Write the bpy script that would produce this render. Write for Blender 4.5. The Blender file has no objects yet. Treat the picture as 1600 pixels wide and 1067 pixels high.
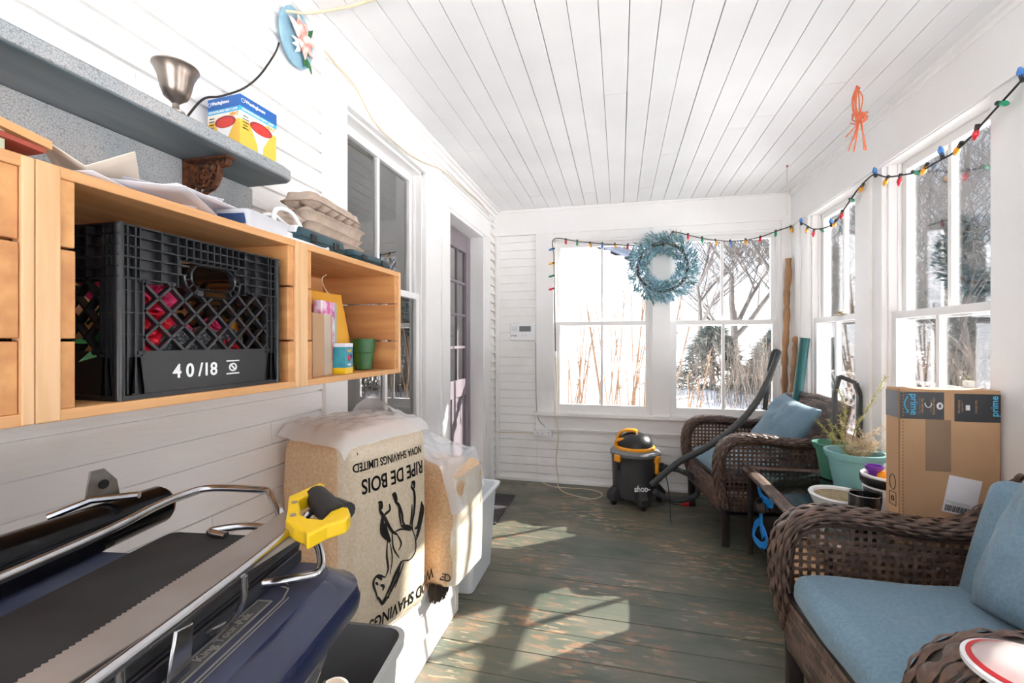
import bpy, bmesh, math, random
from mathutils import Vector, Matrix, noise
R = math.radians
PI = math.pi
S = bpy.context.scene
COL = S.collection
random.seed(7)

# ------------------------------------------------------------ camera, light, exposure
F = 690.0
YAW = math.atan(168 / F)
EYE = 1.225
cam = bpy.data.cameras.new('camera')
cam.sensor_width = 36
cam.lens = F / 1600 * 36
cam.clip_start = 0.02
cam.clip_end = 500
camo = bpy.data.objects.new('camera', cam)
camo.location = (0, 0, EYE)
camo.rotation_euler = (R(90), 0, YAW)
COL.objects.link(camo)
S.camera = camo

w = bpy.data.worlds.new('sky')
S.world = w
w.use_nodes = True
nt = w.node_tree
nt.nodes.clear()
tcw = nt.nodes.new('ShaderNodeTexCoord')
sep = nt.nodes.new('ShaderNodeSeparateXYZ')
rmp = nt.nodes.new('ShaderNodeValToRGB')      # pale winter haze at the horizon, clearer blue overhead
els = rmp.color_ramp.elements
els[0].position = 0.0; els[0].color = (.90, .92, .96, 1)
els[1].position = 0.8; els[1].color = (.62, .74, .95, 1)
e_ = els.new(.22); e_.color = (.82, .89, 1.0, 1)
bg = nt.nodes.new('ShaderNodeBackground')
bg.inputs[1].default_value = SKY = 1.25
out = nt.nodes.new('ShaderNodeOutputWorld')
nt.links.new(tcw.outputs['Generated'], sep.inputs[0])
nt.links.new(sep.outputs['Z'], rmp.inputs[0])
nt.links.new(rmp.outputs[0], bg.inputs[0])
nt.links.new(bg.outputs[0], out.inputs[0])

sl = bpy.data.lights.new('sun', 'SUN')
sl.energy = 52
sl.angle = R(0.6)
sl.color = (1.0, 0.95, 0.87)
so = bpy.data.objects.new('sun', sl)
SUND = Vector((-.793, -.609, -.60))
so.rotation_euler = SUND.to_track_quat('-Z', 'Y').to_euler()
so.location = (6, 6, 6)
COL.objects.link(so)

S.view_settings.view_transform = 'Standard'
S.view_settings.look = 'None'
S.view_settings.gamma = 1
S.view_settings.use_curve_mapping = False
S.view_settings.exposure = .38
S.cycles.use_denoising = True
S.cycles.max_bounces = 12
S.cycles.diffuse_bounces = 8
S.cycles.transparent_max_bounces = 16
S.cycles.sample_clamp_indirect = 8
S.cycles.caustics_reflective = False
S.cycles.caustics_refractive = False

# ------------------------------------------------------------ measuring helpers
def ray(u, v):
    x = (u - 800) / F; z = -(v - 533) / F
    return Vector((-math.sin(YAW) + x * math.cos(YAW), math.cos(YAW) + x * math.sin(YAW), z))
def PX(u, v, X):
    r = ray(u, v); t = X / r[0]; return Vector((X, r[1] * t, EYE + r[2] * t))
def PY(u, v, Y):
    r = ray(u, v); t = Y / r[1]; return Vector((r[0] * t, Y, EYE + r[2] * t))
def PZ(u, v, Z=0):
    r = ray(u, v); t = (Z - EYE) / r[2]; return Vector((r[0] * t, r[1] * t, Z))

# ------------------------------------------------------------ materials
def srgb(c):
    if isinstance(c, str):
        c = c.lstrip('#'); c = [int(c[i:i + 2], 16) / 255 for i in (0, 2, 4)]
    return tuple(((x / 12.92) if x <= .04045 else ((x + .055) / 1.055) ** 2.4) for x in c) + (1,)
def mat(name, col, rough=.5, metal=0, col2=None, nscale=20, bump=0, bscale=60, stretch=None, spec=.5, coat=0, thr=(.35, .65), detail=4):
    m = bpy.data.materials.new(name); m.use_nodes = True
    t = m.node_tree; b = t.nodes['Principled BSDF']
    b.inputs['Base Color'].default_value = srgb(col)
    b.inputs['Roughness'].default_value = rough
    b.inputs['Metallic'].default_value = metal
    b.inputs['Specular IOR Level'].default_value = spec
    b.inputs['Coat Weight'].default_value = coat
    tc = t.nodes.new('ShaderNodeTexCoord')
    mp = t.nodes.new('ShaderNodeMapping')
    t.links.new(tc.outputs['Object'], mp.inputs[0])
    if stretch: mp.inputs['Scale'].default_value = stretch
    if col2 is not None:
        n = t.nodes.new('ShaderNodeTexNoise'); n.inputs['Scale'].default_value = nscale; n.inputs['Detail'].default_value = detail
        t.links.new(mp.outputs[0], n.inputs[0])
        r = t.nodes.new('ShaderNodeValToRGB')
        r.color_ramp.elements[0].position = thr[0]; r.color_ramp.elements[1].position = thr[1]
        r.color_ramp.elements[0].color = srgb(col); r.color_ramp.elements[1].color = srgb(col2)
        t.links.new(n.outputs[0], r.inputs[0]); t.links.new(r.outputs[0], b.inputs['Base Color'])
    if bump:
        n2 = t.nodes.new('ShaderNodeTexNoise'); n2.inputs['Scale'].default_value = bscale; n2.inputs['Detail'].default_value = 5
        t.links.new(mp.outputs[0], n2.inputs[0])
        bp = t.nodes.new('ShaderNodeBump'); bp.inputs['Strength'].default_value = bump; bp.inputs['Distance'].default_value = .01
        t.links.new(n2.outputs[0], bp.inputs['Height']); t.links.new(bp.outputs[0], b.inputs['Normal'])
    return m
def film(name, alpha=.25, col=(.9, .92, .95), rough=.1, bump=.0):
    """thin clear sheet: mostly transparent with a glossy and slightly milky part"""
    m = bpy.data.materials.new(name); m.use_nodes = True
    t = m.node_tree; t.nodes.clear()
    o = t.nodes.new('ShaderNodeOutputMaterial')
    tr = t.nodes.new('ShaderNodeBsdfTransparent')
    pr = t.nodes.new('ShaderNodeBsdfPrincipled')
    pr.inputs['Base Color'].default_value = (*col, 1); pr.inputs['Roughness'].default_value = rough
    mx = t.nodes.new('ShaderNodeMixShader'); mx.inputs[0].default_value = alpha
    t.links.new(tr.outputs[0], mx.inputs[1]); t.links.new(pr.outputs[0], mx.inputs[2]); t.links.new(mx.outputs[0], o.inputs[0])
    return m
def glassmat(name, gloss=.5, tint=(1, 1, 1), base=0):
    m = bpy.data.materials.new(name); m.use_nodes = True
    t = m.node_tree; t.nodes.clear()
    o = t.nodes.new('ShaderNodeOutputMaterial')
    tr = t.nodes.new('ShaderNodeBsdfTransparent'); tr.inputs[0].default_value = (*tint, 1)
    gl = t.nodes.new('ShaderNodeBsdfGlossy'); gl.inputs['Roughness'].default_value = .01
    fr = t.nodes.new('ShaderNodeFresnel'); fr.inputs[0].default_value = 1.45
    mu = t.nodes.new('ShaderNodeMath'); mu.operation = 'MULTIPLY_ADD'; mu.inputs[1].default_value = gloss; mu.inputs[2].default_value = base
    mx = t.nodes.new('ShaderNodeMixShader')
    t.links.new(fr.outputs[0], mu.inputs[0]); t.links.new(mu.outputs[0], mx.inputs[0])
    t.links.new(tr.outputs[0], mx.inputs[1]); t.links.new(gl.outputs[0], mx.inputs[2]); t.links.new(mx.outputs[0], o.inputs[0])
    return m
def wood(name, c1, c2, axis='x', scale=30, rough=.55):
    st = {'x': (1, 12, 12), 'y': (12, 1, 12), 'z': (12, 12, 1)}[axis]
    return mat(name, c1, rough, col2=c2, nscale=scale / 12, stretch=st, bump=.08, bscale=scale / 4, detail=8, thr=(.3, .7))
def wicker(name, ca, cb, su=60, sv=8):
    """woven strands laid out along the UVs of the swept piece"""
    m = bpy.data.materials.new(name); m.use_nodes = True
    t = m.node_tree; b = t.nodes['Principled BSDF']; b.inputs['Roughness'].default_value = .38
    uv = t.nodes.new('ShaderNodeUVMap')
    br = t.nodes.new('ShaderNodeTexBrick'); br.inputs['Scale'].default_value = 1
    br.inputs['Color1'].default_value = srgb(ca); br.inputs['Color2'].default_value = srgb(cb); br.inputs['Mortar'].default_value = srgb('#120c0a')
    br.inputs['Mortar Size'].default_value = .07; br.inputs['Mortar Smooth'].default_value = .8
    br.inputs['Brick Width'].default_value = 2.4; br.inputs['Row Height'].default_value = 1
    mp = t.nodes.new('ShaderNodeMapping'); mp.inputs['Scale'].default_value = (su, sv, 1)
    t.links.new(uv.outputs[0], mp.inputs[0]); t.links.new(mp.outputs[0], br.inputs[0])
    # three fine ridges across each strand
    wv = t.nodes.new('ShaderNodeTexWave'); wv.bands_direction = 'Y'; wv.inputs['Scale'].default_value = .95
    t.links.new(mp.outputs[0], wv.inputs[0])
    ad = t.nodes.new('ShaderNodeMath'); ad.operation = 'MULTIPLY_ADD'; ad.inputs[1].default_value = .25
    t.links.new(wv.outputs['Fac'], ad.inputs[0]); 
    iv = t.nodes.new('ShaderNodeMath'); iv.operation = 'SUBTRACT'; iv.inputs[0].default_value = 1
    t.links.new(br.outputs['Fac'], iv.inputs[1]); t.links.new(iv.outputs[0], ad.inputs[2])
    bp = t.nodes.new('ShaderNodeBump'); bp.inputs['Strength'].default_value = .9; bp.inputs['Distance'].default_value = .004
    t.links.new(ad.outputs[0], bp.inputs['Height']); t.links.new(bp.outputs[0], b.inputs['Normal'])
    t.links.new(br.outputs['Color'], b.inputs['Base Color'])
    return m

M = {}
M['white'] = mat('white_paint', '#f0efef', .45, col2='#ebeae8', nscale=3, bump=.08, bscale=40, thr=(.4, .75))
M['ceil'] = mat('ceiling_paint', '#eeeff0', .5, col2='#e6e6e8', nscale=2, bump=.05, bscale=20)
M['siding'] = mat('siding_paint', '#f2f1f0', .55, col2='#eae8e5', nscale=6, bump=.22, bscale=120, stretch=(1, .15, 1), thr=(.45, .8))
M['gap'] = mat('dark_gap', '#4a4542', .9)
M['glass'] = glassmat('window_glass', .8)
M['chrome'] = mat('chrome', '#c9c9cc', .18, 1, col2='#9a9690', nscale=30, thr=(.5, .8))
M['steel'] = mat('saw_steel', '#a39d99', .4, .35, col2='#948a84', nscale=8)
M['black'] = mat('black_plastic', '#18191b', .32)
M['matte_black'] = mat('matte_black', '#232325', .7, col2='#2d2d2f', nscale=15)
M['rubber'] = mat('dark_grey_plastic', '#3a3b3d', .45)
M['yellow'] = mat('yellow_plastic', '#f2c81c', .35)
M['orange'] = mat('orange_plastic', '#f5a31c', .35)
M['red'] = mat('red_plastic', '#c81e28', .35)
M['whitepl'] = mat('white_plastic', '#eeeef0', .3)
M['ink'] = mat('black_ink', '#17140f', .6)
M['whiteink'] = mat('white_ink', '#f2f2f2', .6)
M['paper'] = mat('white_paper', '#e9e8ee', .8, col2='#dcdbe2', nscale=6)
M['card'] = mat('brown_cardboard', '#c09a76', .8, col2='#b38d69', nscale=3, bump=.05, bscale=80)
M['cardedge'] = mat('cardboard_edge', '#caa680', .85)
M['tape'] = film('packing_tape', .35, (.8, .72, .62), .25)
M['crate'] = wood('pine_x', '#dca468', '#bd8150', 'x')
M['crate_y'] = wood('pine_y', '#e4b07a', '#c68c56', 'y')
M['crate_z'] = wood('pine_z', '#e9c094', '#d0a06c', 'z')
M['snow'] = mat('snow', '#f2f4fa', .9, bump=.3, bscale=3)
M['film'] = film('clear_plastic_sheet', .46, (.92, .93, .96), .12)

# ------------------------------------------------------------ mesh helpers
class MB:
    def __init__(s, off=(0, 0, 0)):
        s.v = []; s.f = []; s.uv = {}; s.off = Vector(off)
    def add(s, vs, fs):
        n = len(s.v); s.v += [Vector(p) for p in vs]; s.f += [tuple(i + n for i in f) for f in fs]
        return n
    def box(s, a, b, mtx=None):
        x0, y0, z0 = a; x1, y1, z1 = b
        vs = [Vector(p) for p in ((x0, y0, z0), (x1, y0, z0), (x1, y1, z0), (x0, y1, z0), (x0, y0, z1), (x1, y0, z1), (x1, y1, z1), (x0, y1, z1))]
        if mtx is not None: vs = [mtx @ p for p in vs]
        s.add(vs, [(3, 2, 1, 0), (4, 5, 6, 7), (0, 1, 5, 4), (1, 2, 6, 5), (2, 3, 7, 6), (3, 0, 4, 7)])
        return s
    def bar(s, p, q, wd, th, up=(0, 0, 1)):
        """rectangular bar from p to q; wd across, th along up"""
        p = Vector(p); q = Vector(q); d = (q - p).normalized(); up = Vector(up)
        sd = d.cross(up)
        if sd.length < 1e-5: sd = d.cross(Vector((1, 0, 0)))
        sd.normalize(); u = sd.cross(d)
        vs = [c + sd * a * wd / 2 + u * b * th / 2 for c in (p, q) for a, b in ((-1, -1), (1, -1), (1, 1), (-1, 1))]
        s.add(vs, [(3, 2, 1, 0), (4, 5, 6, 7), (0, 1, 5, 4), (1, 2, 6, 5), (2, 3, 7, 6), (3, 0, 4, 7)])
        return s
    def tube(s, pts, r, n=8, cap=True, flat=None, closed=False, uvs=None):
        """swept tube; r number or list; flat=(a,b) cross-section half sizes with superellipse"""
        pts = [Vector(p) for p in pts]; N = len(pts)
        rs = r if isinstance(r, (list, tuple)) else [r] * N
        tan = []
        for i in range(N):
            if closed: d = pts[(i + 1) % N] - pts[i - 1]
            else: d = pts[min(i + 1, N - 1)] - pts[max(i - 1, 0)]
            tan.append(d.normalized() if d.length > 1e-9 else Vector((0, 0, 1)))
        ref = Vector((0, 0, 1)) if abs(tan[0].z) < .9 else Vector((1, 0, 0))
        if flat: ref = Vector(flat[2])
        nn = (ref - tan[0] * ref.dot(tan[0])).normalized()
        base = len(s.v)
        L = 0
        for i in range(N):
            if i: L += (pts[i] - pts[i - 1]).length
            if flat: nn = (ref - tan[i] * ref.dot(tan[i])).normalized()
            else: nn = (nn - tan[i] * nn.dot(tan[i])).normalized()
            bb = tan[i].cross(nn)
            for k in range(n):
                a = 2 * PI * k / n; c, sn = math.cos(a), math.sin(a)
                if flat:
                    e = .55
                    c = math.copysign(abs(c) ** e, c) * flat[0]; sn = math.copysign(abs(sn) ** e, sn) * flat[1]
                    s.v.append(pts[i] + nn * c * rs[i] + bb * sn * rs[i])
                else: s.v.append(pts[i] + (nn * c + bb * sn) * rs[i])
                s.uv[len(s.v) - 1] = (L, k / n)
        M_ = N if closed else N - 1
        for i in range(M_):
            j = (i + 1) % N
            for k in range(n):
                k2 = (k + 1) % n
                s.f.append((base + i * n + k, base + i * n + k2, base + j * n + k2, base + j * n + k))
        if cap and not closed:
            s.f.append(tuple(base + k for k in reversed(range(n)))); s.f.append(tuple(base + (N - 1) * n + k for k in range(n)))
        return s
    def cyl(s, p, q, r, r2=None, n=16):
        return s.tube([p, q], [r, r if r2 is None else r2], n)
    def lathe(s, prof, c=(0, 0, 0), n=32, mtx=None):
        c = Vector(c); base = len(s.v)
        for r, z in prof:
            for k in range(n):
                a = 2 * PI * k / n; p = Vector((r * math.cos(a), r * math.sin(a), z))
                if mtx is not None: p = mtx @ p
                s.v.append(c + p)
        for i in range(len(prof) - 1):
            for k in range(n):
                k2 = (k + 1) % n
                s.f.append((base + i * n + k, base + i * n + k2, base + (i + 1) * n + k2, base + (i + 1) * n + k))
        if prof[0][0] > 1e-4: s.f.append(tuple(base + k for k in reversed(range(n))))
        if prof[-1][0] > 1e-4: s.f.append(tuple(base + (len(prof) - 1) * n + k for k in range(n)))
        return s
    def loft(s, rings, n=6, mtx=None, cap0=True, cap1=True):
        """rings of rounded rectangles: (cx, cy, hx, hy, radius, z)"""
        base = len(s.v); m = 4 * n
        for cx, cy, hx, hy, rr, z in rings:
            rr = min(rr, hx, hy)
            for q, (sx, sy) in enumerate(((1, 1), (-1, 1), (-1, -1), (1, -1))):
                for k in range(n):
                    a = PI / 2 * (q + k / (n - 1))
                    p = Vector((cx + sx * (hx - rr) + rr * math.cos(a), cy + sy * (hy - rr) + rr * math.sin(a), z))
                    s.v.append(mtx @ p if mtx is not None else p)
        for i in range(len(rings) - 1):
            for k in range(m):
                k2 = (k + 1) % m
                s.f.append((base + i * m + k, base + i * m + k2, base + (i + 1) * m + k2, base + (i + 1) * m + k))
        if cap0: s.f.append(tuple(base + k for k in reversed(range(m))))
        if cap1: s.f.append(tuple(base + (len(rings) - 1) * m + k for k in range(m)))
        return s
    def prism(s, poly, ext, origin=(0, 0, 0), ux=(1, 0, 0), uy=(0, 1, 0)):
        """polygon in plane (ux, uy) extruded by ext along ux x uy"""
        o = Vector(origin); ux = Vector(ux); uy = Vector(uy); nrm = ux.cross(uy).normalized() * ext
        a = [o + ux * x + uy * y for x, y in poly]; N = len(poly)
        s.add(a + [p + nrm for p in a], [tuple(reversed(range(N))), tuple(range(N, 2 * N))] + [(i, (i + 1) % N, N + (i + 1) % N, N + i) for i in range(N)])
        return s
    def ball(s, c, r, n=8, sq=(1, 1, 1)):
        prof = [(0.0001 if i in (0, n) else math.sin(PI * i / n), -math.cos(PI * i / n)) for i in range(n + 1)]
        mt = Matrix.Diagonal((r * sq[0], r * sq[1], r * sq[2])).to_4x4()
        return s.lathe(prof, c, max(6, n + 2), mt)
    def grid(s, fn, nu, nv):
        base = len(s.v)
        for j in range(nv + 1):
            for i in range(nu + 1):
                s.v.append(Vector(fn(i / nu, j / nv))); s.uv[len(s.v) - 1] = (i / nu, j / nv)
        for j in range(nv):
            for i in range(nu):
                a = base + j * (nu + 1) + i; s.f.append((a, a + 1, a + nu + 2, a + nu + 1))
        return s
    def build(s, name, m, parent=None, smooth=40, bevel=0, solid=0, subsurf=0, recalc=True):
        me = bpy.data.meshes.new(name)
        off = s.off
        me.from_pydata([tuple(p - off) for p in s.v], [], s.f)
        if s.uv:
            ul = me.uv_layers.new(name='UVMap')
            for lp in me.loops:
                ul.data[lp.index].uv = s.uv.get(lp.vertex_index, (0, 0))
        me.validate()
        if recalc:
            bm = bmesh.new(); bm.from_mesh(me); bmesh.ops.recalc_face_normals(bm, faces=bm.faces); bm.to_mesh(me); bm.free()
        if smooth:
            for p in me.polygons: p.use_smooth = True
            me.set_sharp_from_angle(angle=R(smooth))
        me.materials.append(m if not isinstance(m, str) else M[m])
        o = bpy.data.objects.new(name, me); COL.objects.link(o)
        if parent is not None: o.parent = parent
        if solid:
            md = o.modifiers.new('solid', 'SOLIDIFY'); md.thickness = solid; md.offset = 0
        if bevel:
            md = o.modifiers.new('bevel', 'BEVEL'); md.width = bevel; md.segments = 2; md.limit_method = 'ANGLE'
        if subsurf:
            md = o.modifiers.new('sub', 'SUBSURF'); md.levels = subsurf; md.render_levels = subsurf
        return o

def tag(o, label=None, cat=None, group=None, kind=None):
    if label: o['label'] = label
    if cat: o['category'] = cat
    if group: o['group'] = group
    if kind: o['kind'] = kind
    return o
def thing(name, label, cat, loc=(0, 0, 0), rz=0, group=None):
    o = bpy.data.objects.new(name, None); COL.objects.link(o)
    o.empty_display_size = .05
    o.location = loc; o.rotation_euler = (0, 0, rz)
    return tag(o, label, cat, group)
def struct(name, mb, m, **k):
    o = mb.build(name, m, **k); o['kind'] = 'structure'; return o
def dup(o, loc=None, rz=None, label=None):
    c = o.copy(); COL.objects.link(c)
    if loc is not None: c.location = loc
    if rz is not None: c.rotation_euler = (0, 0, rz)
    if label: c['label'] = label
    def rec(src, dst):
        for ch in list(src.children):
            d = ch.copy(); COL.objects.link(d); d.parent = dst; rec(ch, d)
    rec(o, c)
    return c
def bez(pts, n=8):
    """smooth path through points (Catmull-Rom)"""
    P = [Vector(p) for p in pts]; P = [P[0] * 2 - P[1]] + P + [P[-1] * 2 - P[-2]]
    o = []
    for i in range(1, len(P) - 2):
        a, b, c, d = P[i - 1:i + 3]
        for k in range(n):
            t = k / n
            o.append(.5 * ((2 * b) + (c - a) * t + (2 * a - 5 * b + 4 * c - d) * t * t + (3 * b - a - 3 * c + d) * t ** 3))
    o.append(P[-2]); return o
def rbox(c, h, r, n=8, amp=0, sc=4, seed=0, bulge=0, mtx=None):
    """rounded, slightly lumpy box as a list of verts and faces"""
    mb = MB(); c = Vector(c)
    def mp(p):
        q = Vector([max(-(h[i] - r), min(h[i] - r, p[i] * h[i])) for i in range(3)])
        d = Vector([p[i] * h[i] for i in range(3)]) - q
        o = q + (d.normalized() * r if d.length > 1e-6 else d)
        if bulge:
            for ax in range(3):
                if abs(p[ax]) > .999:
                    u, v = [p[k] for k in range(3) if k != ax]
                    o[ax] += math.copysign(bulge * (1 - u * u) * (1 - v * v), p[ax])
        if amp:
            nv = noise.noise_vector((o + Vector((seed, seed * 2, 0))) * sc); o = o + nv * amp
        if mtx is not None: o = mtx @ o
        return c + o
    def tt(i):  # denser near the edges
        x = -1 + 2 * i / n
        return x
    for ax in range(3):
        for sg in (-1, 1):
            def fn(u, v, ax=ax, sg=sg):
                a = -1 + 2 * u; b = -1 + 2 * v
                p = [0, 0, 0]; p[ax] = sg; p[(ax + 1) % 3] = a; p[(ax + 2) % 3] = b
                return mp(Vector(p))
            mb.grid(fn, n, n)
    mb.uv = {}
    # weld
    idx = {}; nv = []; rm = []
    for p in mb.v:
        k = (round(p.x, 5), round(p.y, 5), round(p.z, 5))
        if k not in idx: idx[k] = len(nv); nv.append(p)
        rm.append(idx[k])
    mb.v = nv; mb.f = [tuple(rm[i] for i in f) for f in mb.f]
    mb.f = [f for f in mb.f if len(set(f)) == len(f)]
    return mb
def text(s, size, o, ux, uy, m, parent, name='lettering', wid=None, bold=0, off=(0, 0, 0), depth=.0004, outline=False, align='CENTER', label=None):
    """flat lettering: baseline-centred at o, running along ux, upright along uy"""
    cu = bpy.data.curves.new(name, 'FONT'); cu.body = s; cu.size = size; cu.align_x = align; cu.align_y = 'CENTER'
    cu.extrude = 0 if outline else depth; cu.offset = bold * size
    if outline: cu.fill_mode = 'NONE'; cu.bevel_depth = size * .03; cu.bevel_resolution = 0
    ob = bpy.data.objects.new(name, cu); COL.objects.link(ob)
    dg = bpy.context.evaluated_depsgraph_get(); me = bpy.data.meshes.new_from_object(ob.evaluated_get(dg))
    bpy.data.objects.remove(ob)
    xs = [v.co.x for v in me.vertices]; sx = 1
    if wid: sx = wid / (max(xs) - min(xs))
    ux = Vector(ux).normalized(); uy = Vector(uy).normalized(); nz = ux.cross(uy); o = Vector(o)
    offv = Vector(off)
    for v in me.vertices: v.co = o + ux * v.co.x * sx + uy * v.co.y + nz * v.co.z - offv
    me.materials.clear(); me.materials.append(M[m] if isinstance(m, str) else m)
    t = bpy.data.objects.new(name, me); COL.objects.link(t); t.parent = parent
    if label: t['label'] = label
    return t
# ------------------------------------------------------------ the room
LX, RX, EY, BY = -1.10, 1.304, 3.82, -1.7
CEIL = 2.385

# floor: painted boards running across the porch
def floor_mat():
    m = mat('green_floor_paint', '#4a5648', .38)
    t = m.node_tree; b = t.nodes['Principled BSDF']
    tc = t.nodes.new('ShaderNodeTexCoord')
    def nz(scale, st, det=6, lac=2):
        mp = t.nodes.new('ShaderNodeMapping'); mp.inputs['Scale'].default_value = st
        t.links.new(tc.outputs['Object'], mp.inputs[0])
        n = t.nodes.new('ShaderNodeTexNoise'); n.inputs['Scale'].default_value = scale; n.inputs['Detail'].default_value = det
        t.links.new(mp.outputs[0], n.inputs[0]); return n
    def ramp(src, a, b_, c0, c1):
        r = t.nodes.new('ShaderNodeValToRGB'); r.color_ramp.elements[0].position = a; r.color_ramp.elements[1].position = b_
        r.color_ramp.elements[0].color = c0; r.color_ramp.elements[1].color = c1
        t.links.new(src, r.inputs[0]); return r
    def mix(f, a, b_):
        x = t.nodes.new('ShaderNodeMix'); x.data_type = 'RGBA'
        t.links.new(f, x.inputs[0]); t.links.new(a, x.inputs[6]); t.links.new(b_, x.inputs[7]); return x.outputs[2]
    base = ramp(nz(2.2, (1, 2.5, 1)).outputs[0], .35, .7, srgb('#4e584c'), srgb('#747062'))
    brown = ramp(nz(30, (1, 1, 1)).outputs[0], .3, .7, srgb('#866650'), srgb('#a48468'))
    tan = ramp(nz(20, (1, 1, 1)).outputs[0], .3, .7, srgb('#a89478'), srgb('#c0ae94'))
    # worn through patches: broad wear zones times fine streaky noise along the boards
    zone = ramp(nz(1.6, (1, 1.3, 1), 3).outputs[0], .42, .62, (0, 0, 0, 1), (1, 1, 1, 1))
    fine = ramp(nz(16, (.55, 2.2, 1), 9).outputs[0], .52, .60, (0, 0, 0, 1), (1, 1, 1, 1))
    mu = t.nodes.new('ShaderNodeMath'); mu.operation = 'MULTIPLY'
    t.links.new(zone.outputs[0], mu.inputs[0]); t.links.new(fine.outputs[0], mu.inputs[1])
    zone2 = ramp(nz(2.1, (1, 1, 2), 3).outputs[0], .45, .65, (0, 0, 0, 1), (1, 1, 1, 1))
    fine2 = ramp(nz(26, (.35, 1.6, 3), 8).outputs[0], .585, .625, (0, 0, 0, 1), (1, 1, 1, 1))
    mu2 = t.nodes.new('ShaderNodeMath'); mu2.operation = 'MULTIPLY'
    t.links.new(zone2.outputs[0], mu2.inputs[0]); t.links.new(fine2.outputs[0], mu2.inputs[1])
    c = mix(mu.outputs[0], base.outputs[0], brown.outputs[0])
    c = mix(mu2.outputs[0], c, tan.outputs[0])
    t.links.new(c, b.inputs['Base Color'])
    rr = ramp(nz(5, (1, 2, 1)).outputs[0], .3, .7, (.3, .3, .3, 1), (.55, .55, .55, 1)); t.links.new(rr.outputs[0], b.inputs['Roughness'])
    bp = t.nodes.new('ShaderNodeBump'); bp.inputs['Strength'].default_value = .25; bp.inputs['Distance'].default_value = .004
    t.links.new(nz(14, (.6, 3, 1)).outputs[0], bp.inputs['Height']); t.links.new(bp.outputs[0], b.inputs['Normal'])
    return m
M['floor'] = floor_mat()
mb = MB()
y = BY; k = 0
while y < EY + .1:
    wd = .142
    mb.box((LX - .13, y, -.03 + .0008 * (k % 3)), (RX + .12, min(y + wd - .003, EY + .12), .0 - .0006 * (k % 2)))
    y += wd; k += 1
mb.box((LX - .13, BY, -.06), (RX + .12, EY + .12, -.031))
struct('floor', mb, M['floor'], smooth=0, bevel=.0015)

# ceiling: narrow boards running the length of the porch
mb = MB(); x = LX - .02; rnd = random.Random(3)
while x < RX + .02:
    a = BY
    y1 = BY
    while y1 < EY + .05:
        y2 = min(y1 + rnd.uniform(1.6, 3.4), EY + .05)
        dz = rnd.uniform(0, .0025)
        mb.box((x, y1, CEIL + dz - .018 * (x - LX) / 2.4), (x + .1022 + rnd.uniform(-.0006, .0012), y2 - .0012, CEIL + .02))
        y1 = y2
    x += .105
struct('ceiling', mb, M['ceil'], smooth=0, bevel=.0016)
mb = MB().box((LX - .35, BY - .2, CEIL + .021), (RX + .35, EY + .35, CEIL + .16))  # unseen roof slab added over the ceiling to block sky light
struct('sky_blocking_roof', mb, M['gap'], smooth=0)

def clap(mb, axis, fixed, a0, a1, z0, z1, ex=.0745, out_=.009, sgn=1, ragged=0):
    """lapped siding courses, outward face towards sgn of the fixed axis; real wedges"""
    z = z0; rn = random.Random(int(fixed * 100 + z0 * 10 + a0 * 7))
    while z < z1 - .004:
        zt = min(z + ex, z1)
        s_ = a0
        cuts = [a0]
        while ragged and cuts[-1] + ragged < a1 - .2:
            cuts.append(cuts[-1] + rn.uniform(.6, 1.2) * ragged)
            if cuts[-1] > a1 - .1: cuts.pop(); break
        cuts.append(a1)
        for c0, c1 in zip(cuts[:-1], cuts[1:]):
            o0 = out_ + rn.uniform(-.0012, .0012); o1 = out_ * .25
            vs = []
            for a in (c0 + .0007, c1 - .0007):
                for (d, zz) in ((-.02, z + .0022), (o0, z + .0022), (o0 * .97, z + .007), (o1, zt - .0055), (-.006, zt - .005), (-.006, zt + .002)):
                    vs.append((fixed + sgn * d, a, zz) if axis == 'x' else (a, fixed + sgn * d, zz))
            mb.add(vs, [(0, 1, 2, 3, 4, 5), (11, 10, 9, 8, 7, 6), (0, 6, 7, 1), (1, 7, 8, 2), (2, 8, 9, 3), (3, 9, 10, 4), (4, 10, 11, 5), (5, 11, 6, 0)])
        z = zt
# left (house) wall
mb = MB()
clap(mb, 'x', LX, BY, 1.458, 0.0, CEIL, ragged=1.5)
clap(mb, 'x', LX, 3.665, 3.80, 0.0, CEIL - .1, out_=.022)
clap(mb, 'x', LX, 1.46, 2.70, 0.0, .60)
mb.box((LX - .12, BY, 0), (LX - .018, 1.53, CEIL)).box((LX - .12, 3.6, 0), (LX - .018, EY, CEIL)).box((LX - .12, 1.5, 0), (LX - .018, 2.74, .60))
mb.box((LX - .12, 1.5, 2.2), (LX - .018, 3.7, CEIL))
struct('wall_left', mb, M['siding'], smooth=0)
# end wall
mb = MB()
clap(mb, 'y', EY, LX, -.70, 0, 2.165, ex=.0725, out_=.006, sgn=-1)
clap(mb, 'y', EY, -.70, RX, 0, .47, ex=.0725, out_=.006, sgn=-1)
mb.box((LX - .12, EY + .018, 0), (-.56, EY + .12, CEIL)).box((-.56, EY + .018, 0), (RX + .12, EY + .12, .60)).box((-.56, EY + .02, 2.11), (RX + .12, EY + .12, CEIL))
mb.box((.25, EY + .03, .5), (.41, EY + .12, 2.2)).box((1.21, EY + .03, .5), (RX + .12, EY + .12, 2.2))
struct('wall_end', mb, M['siding'], smooth=0)
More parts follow.
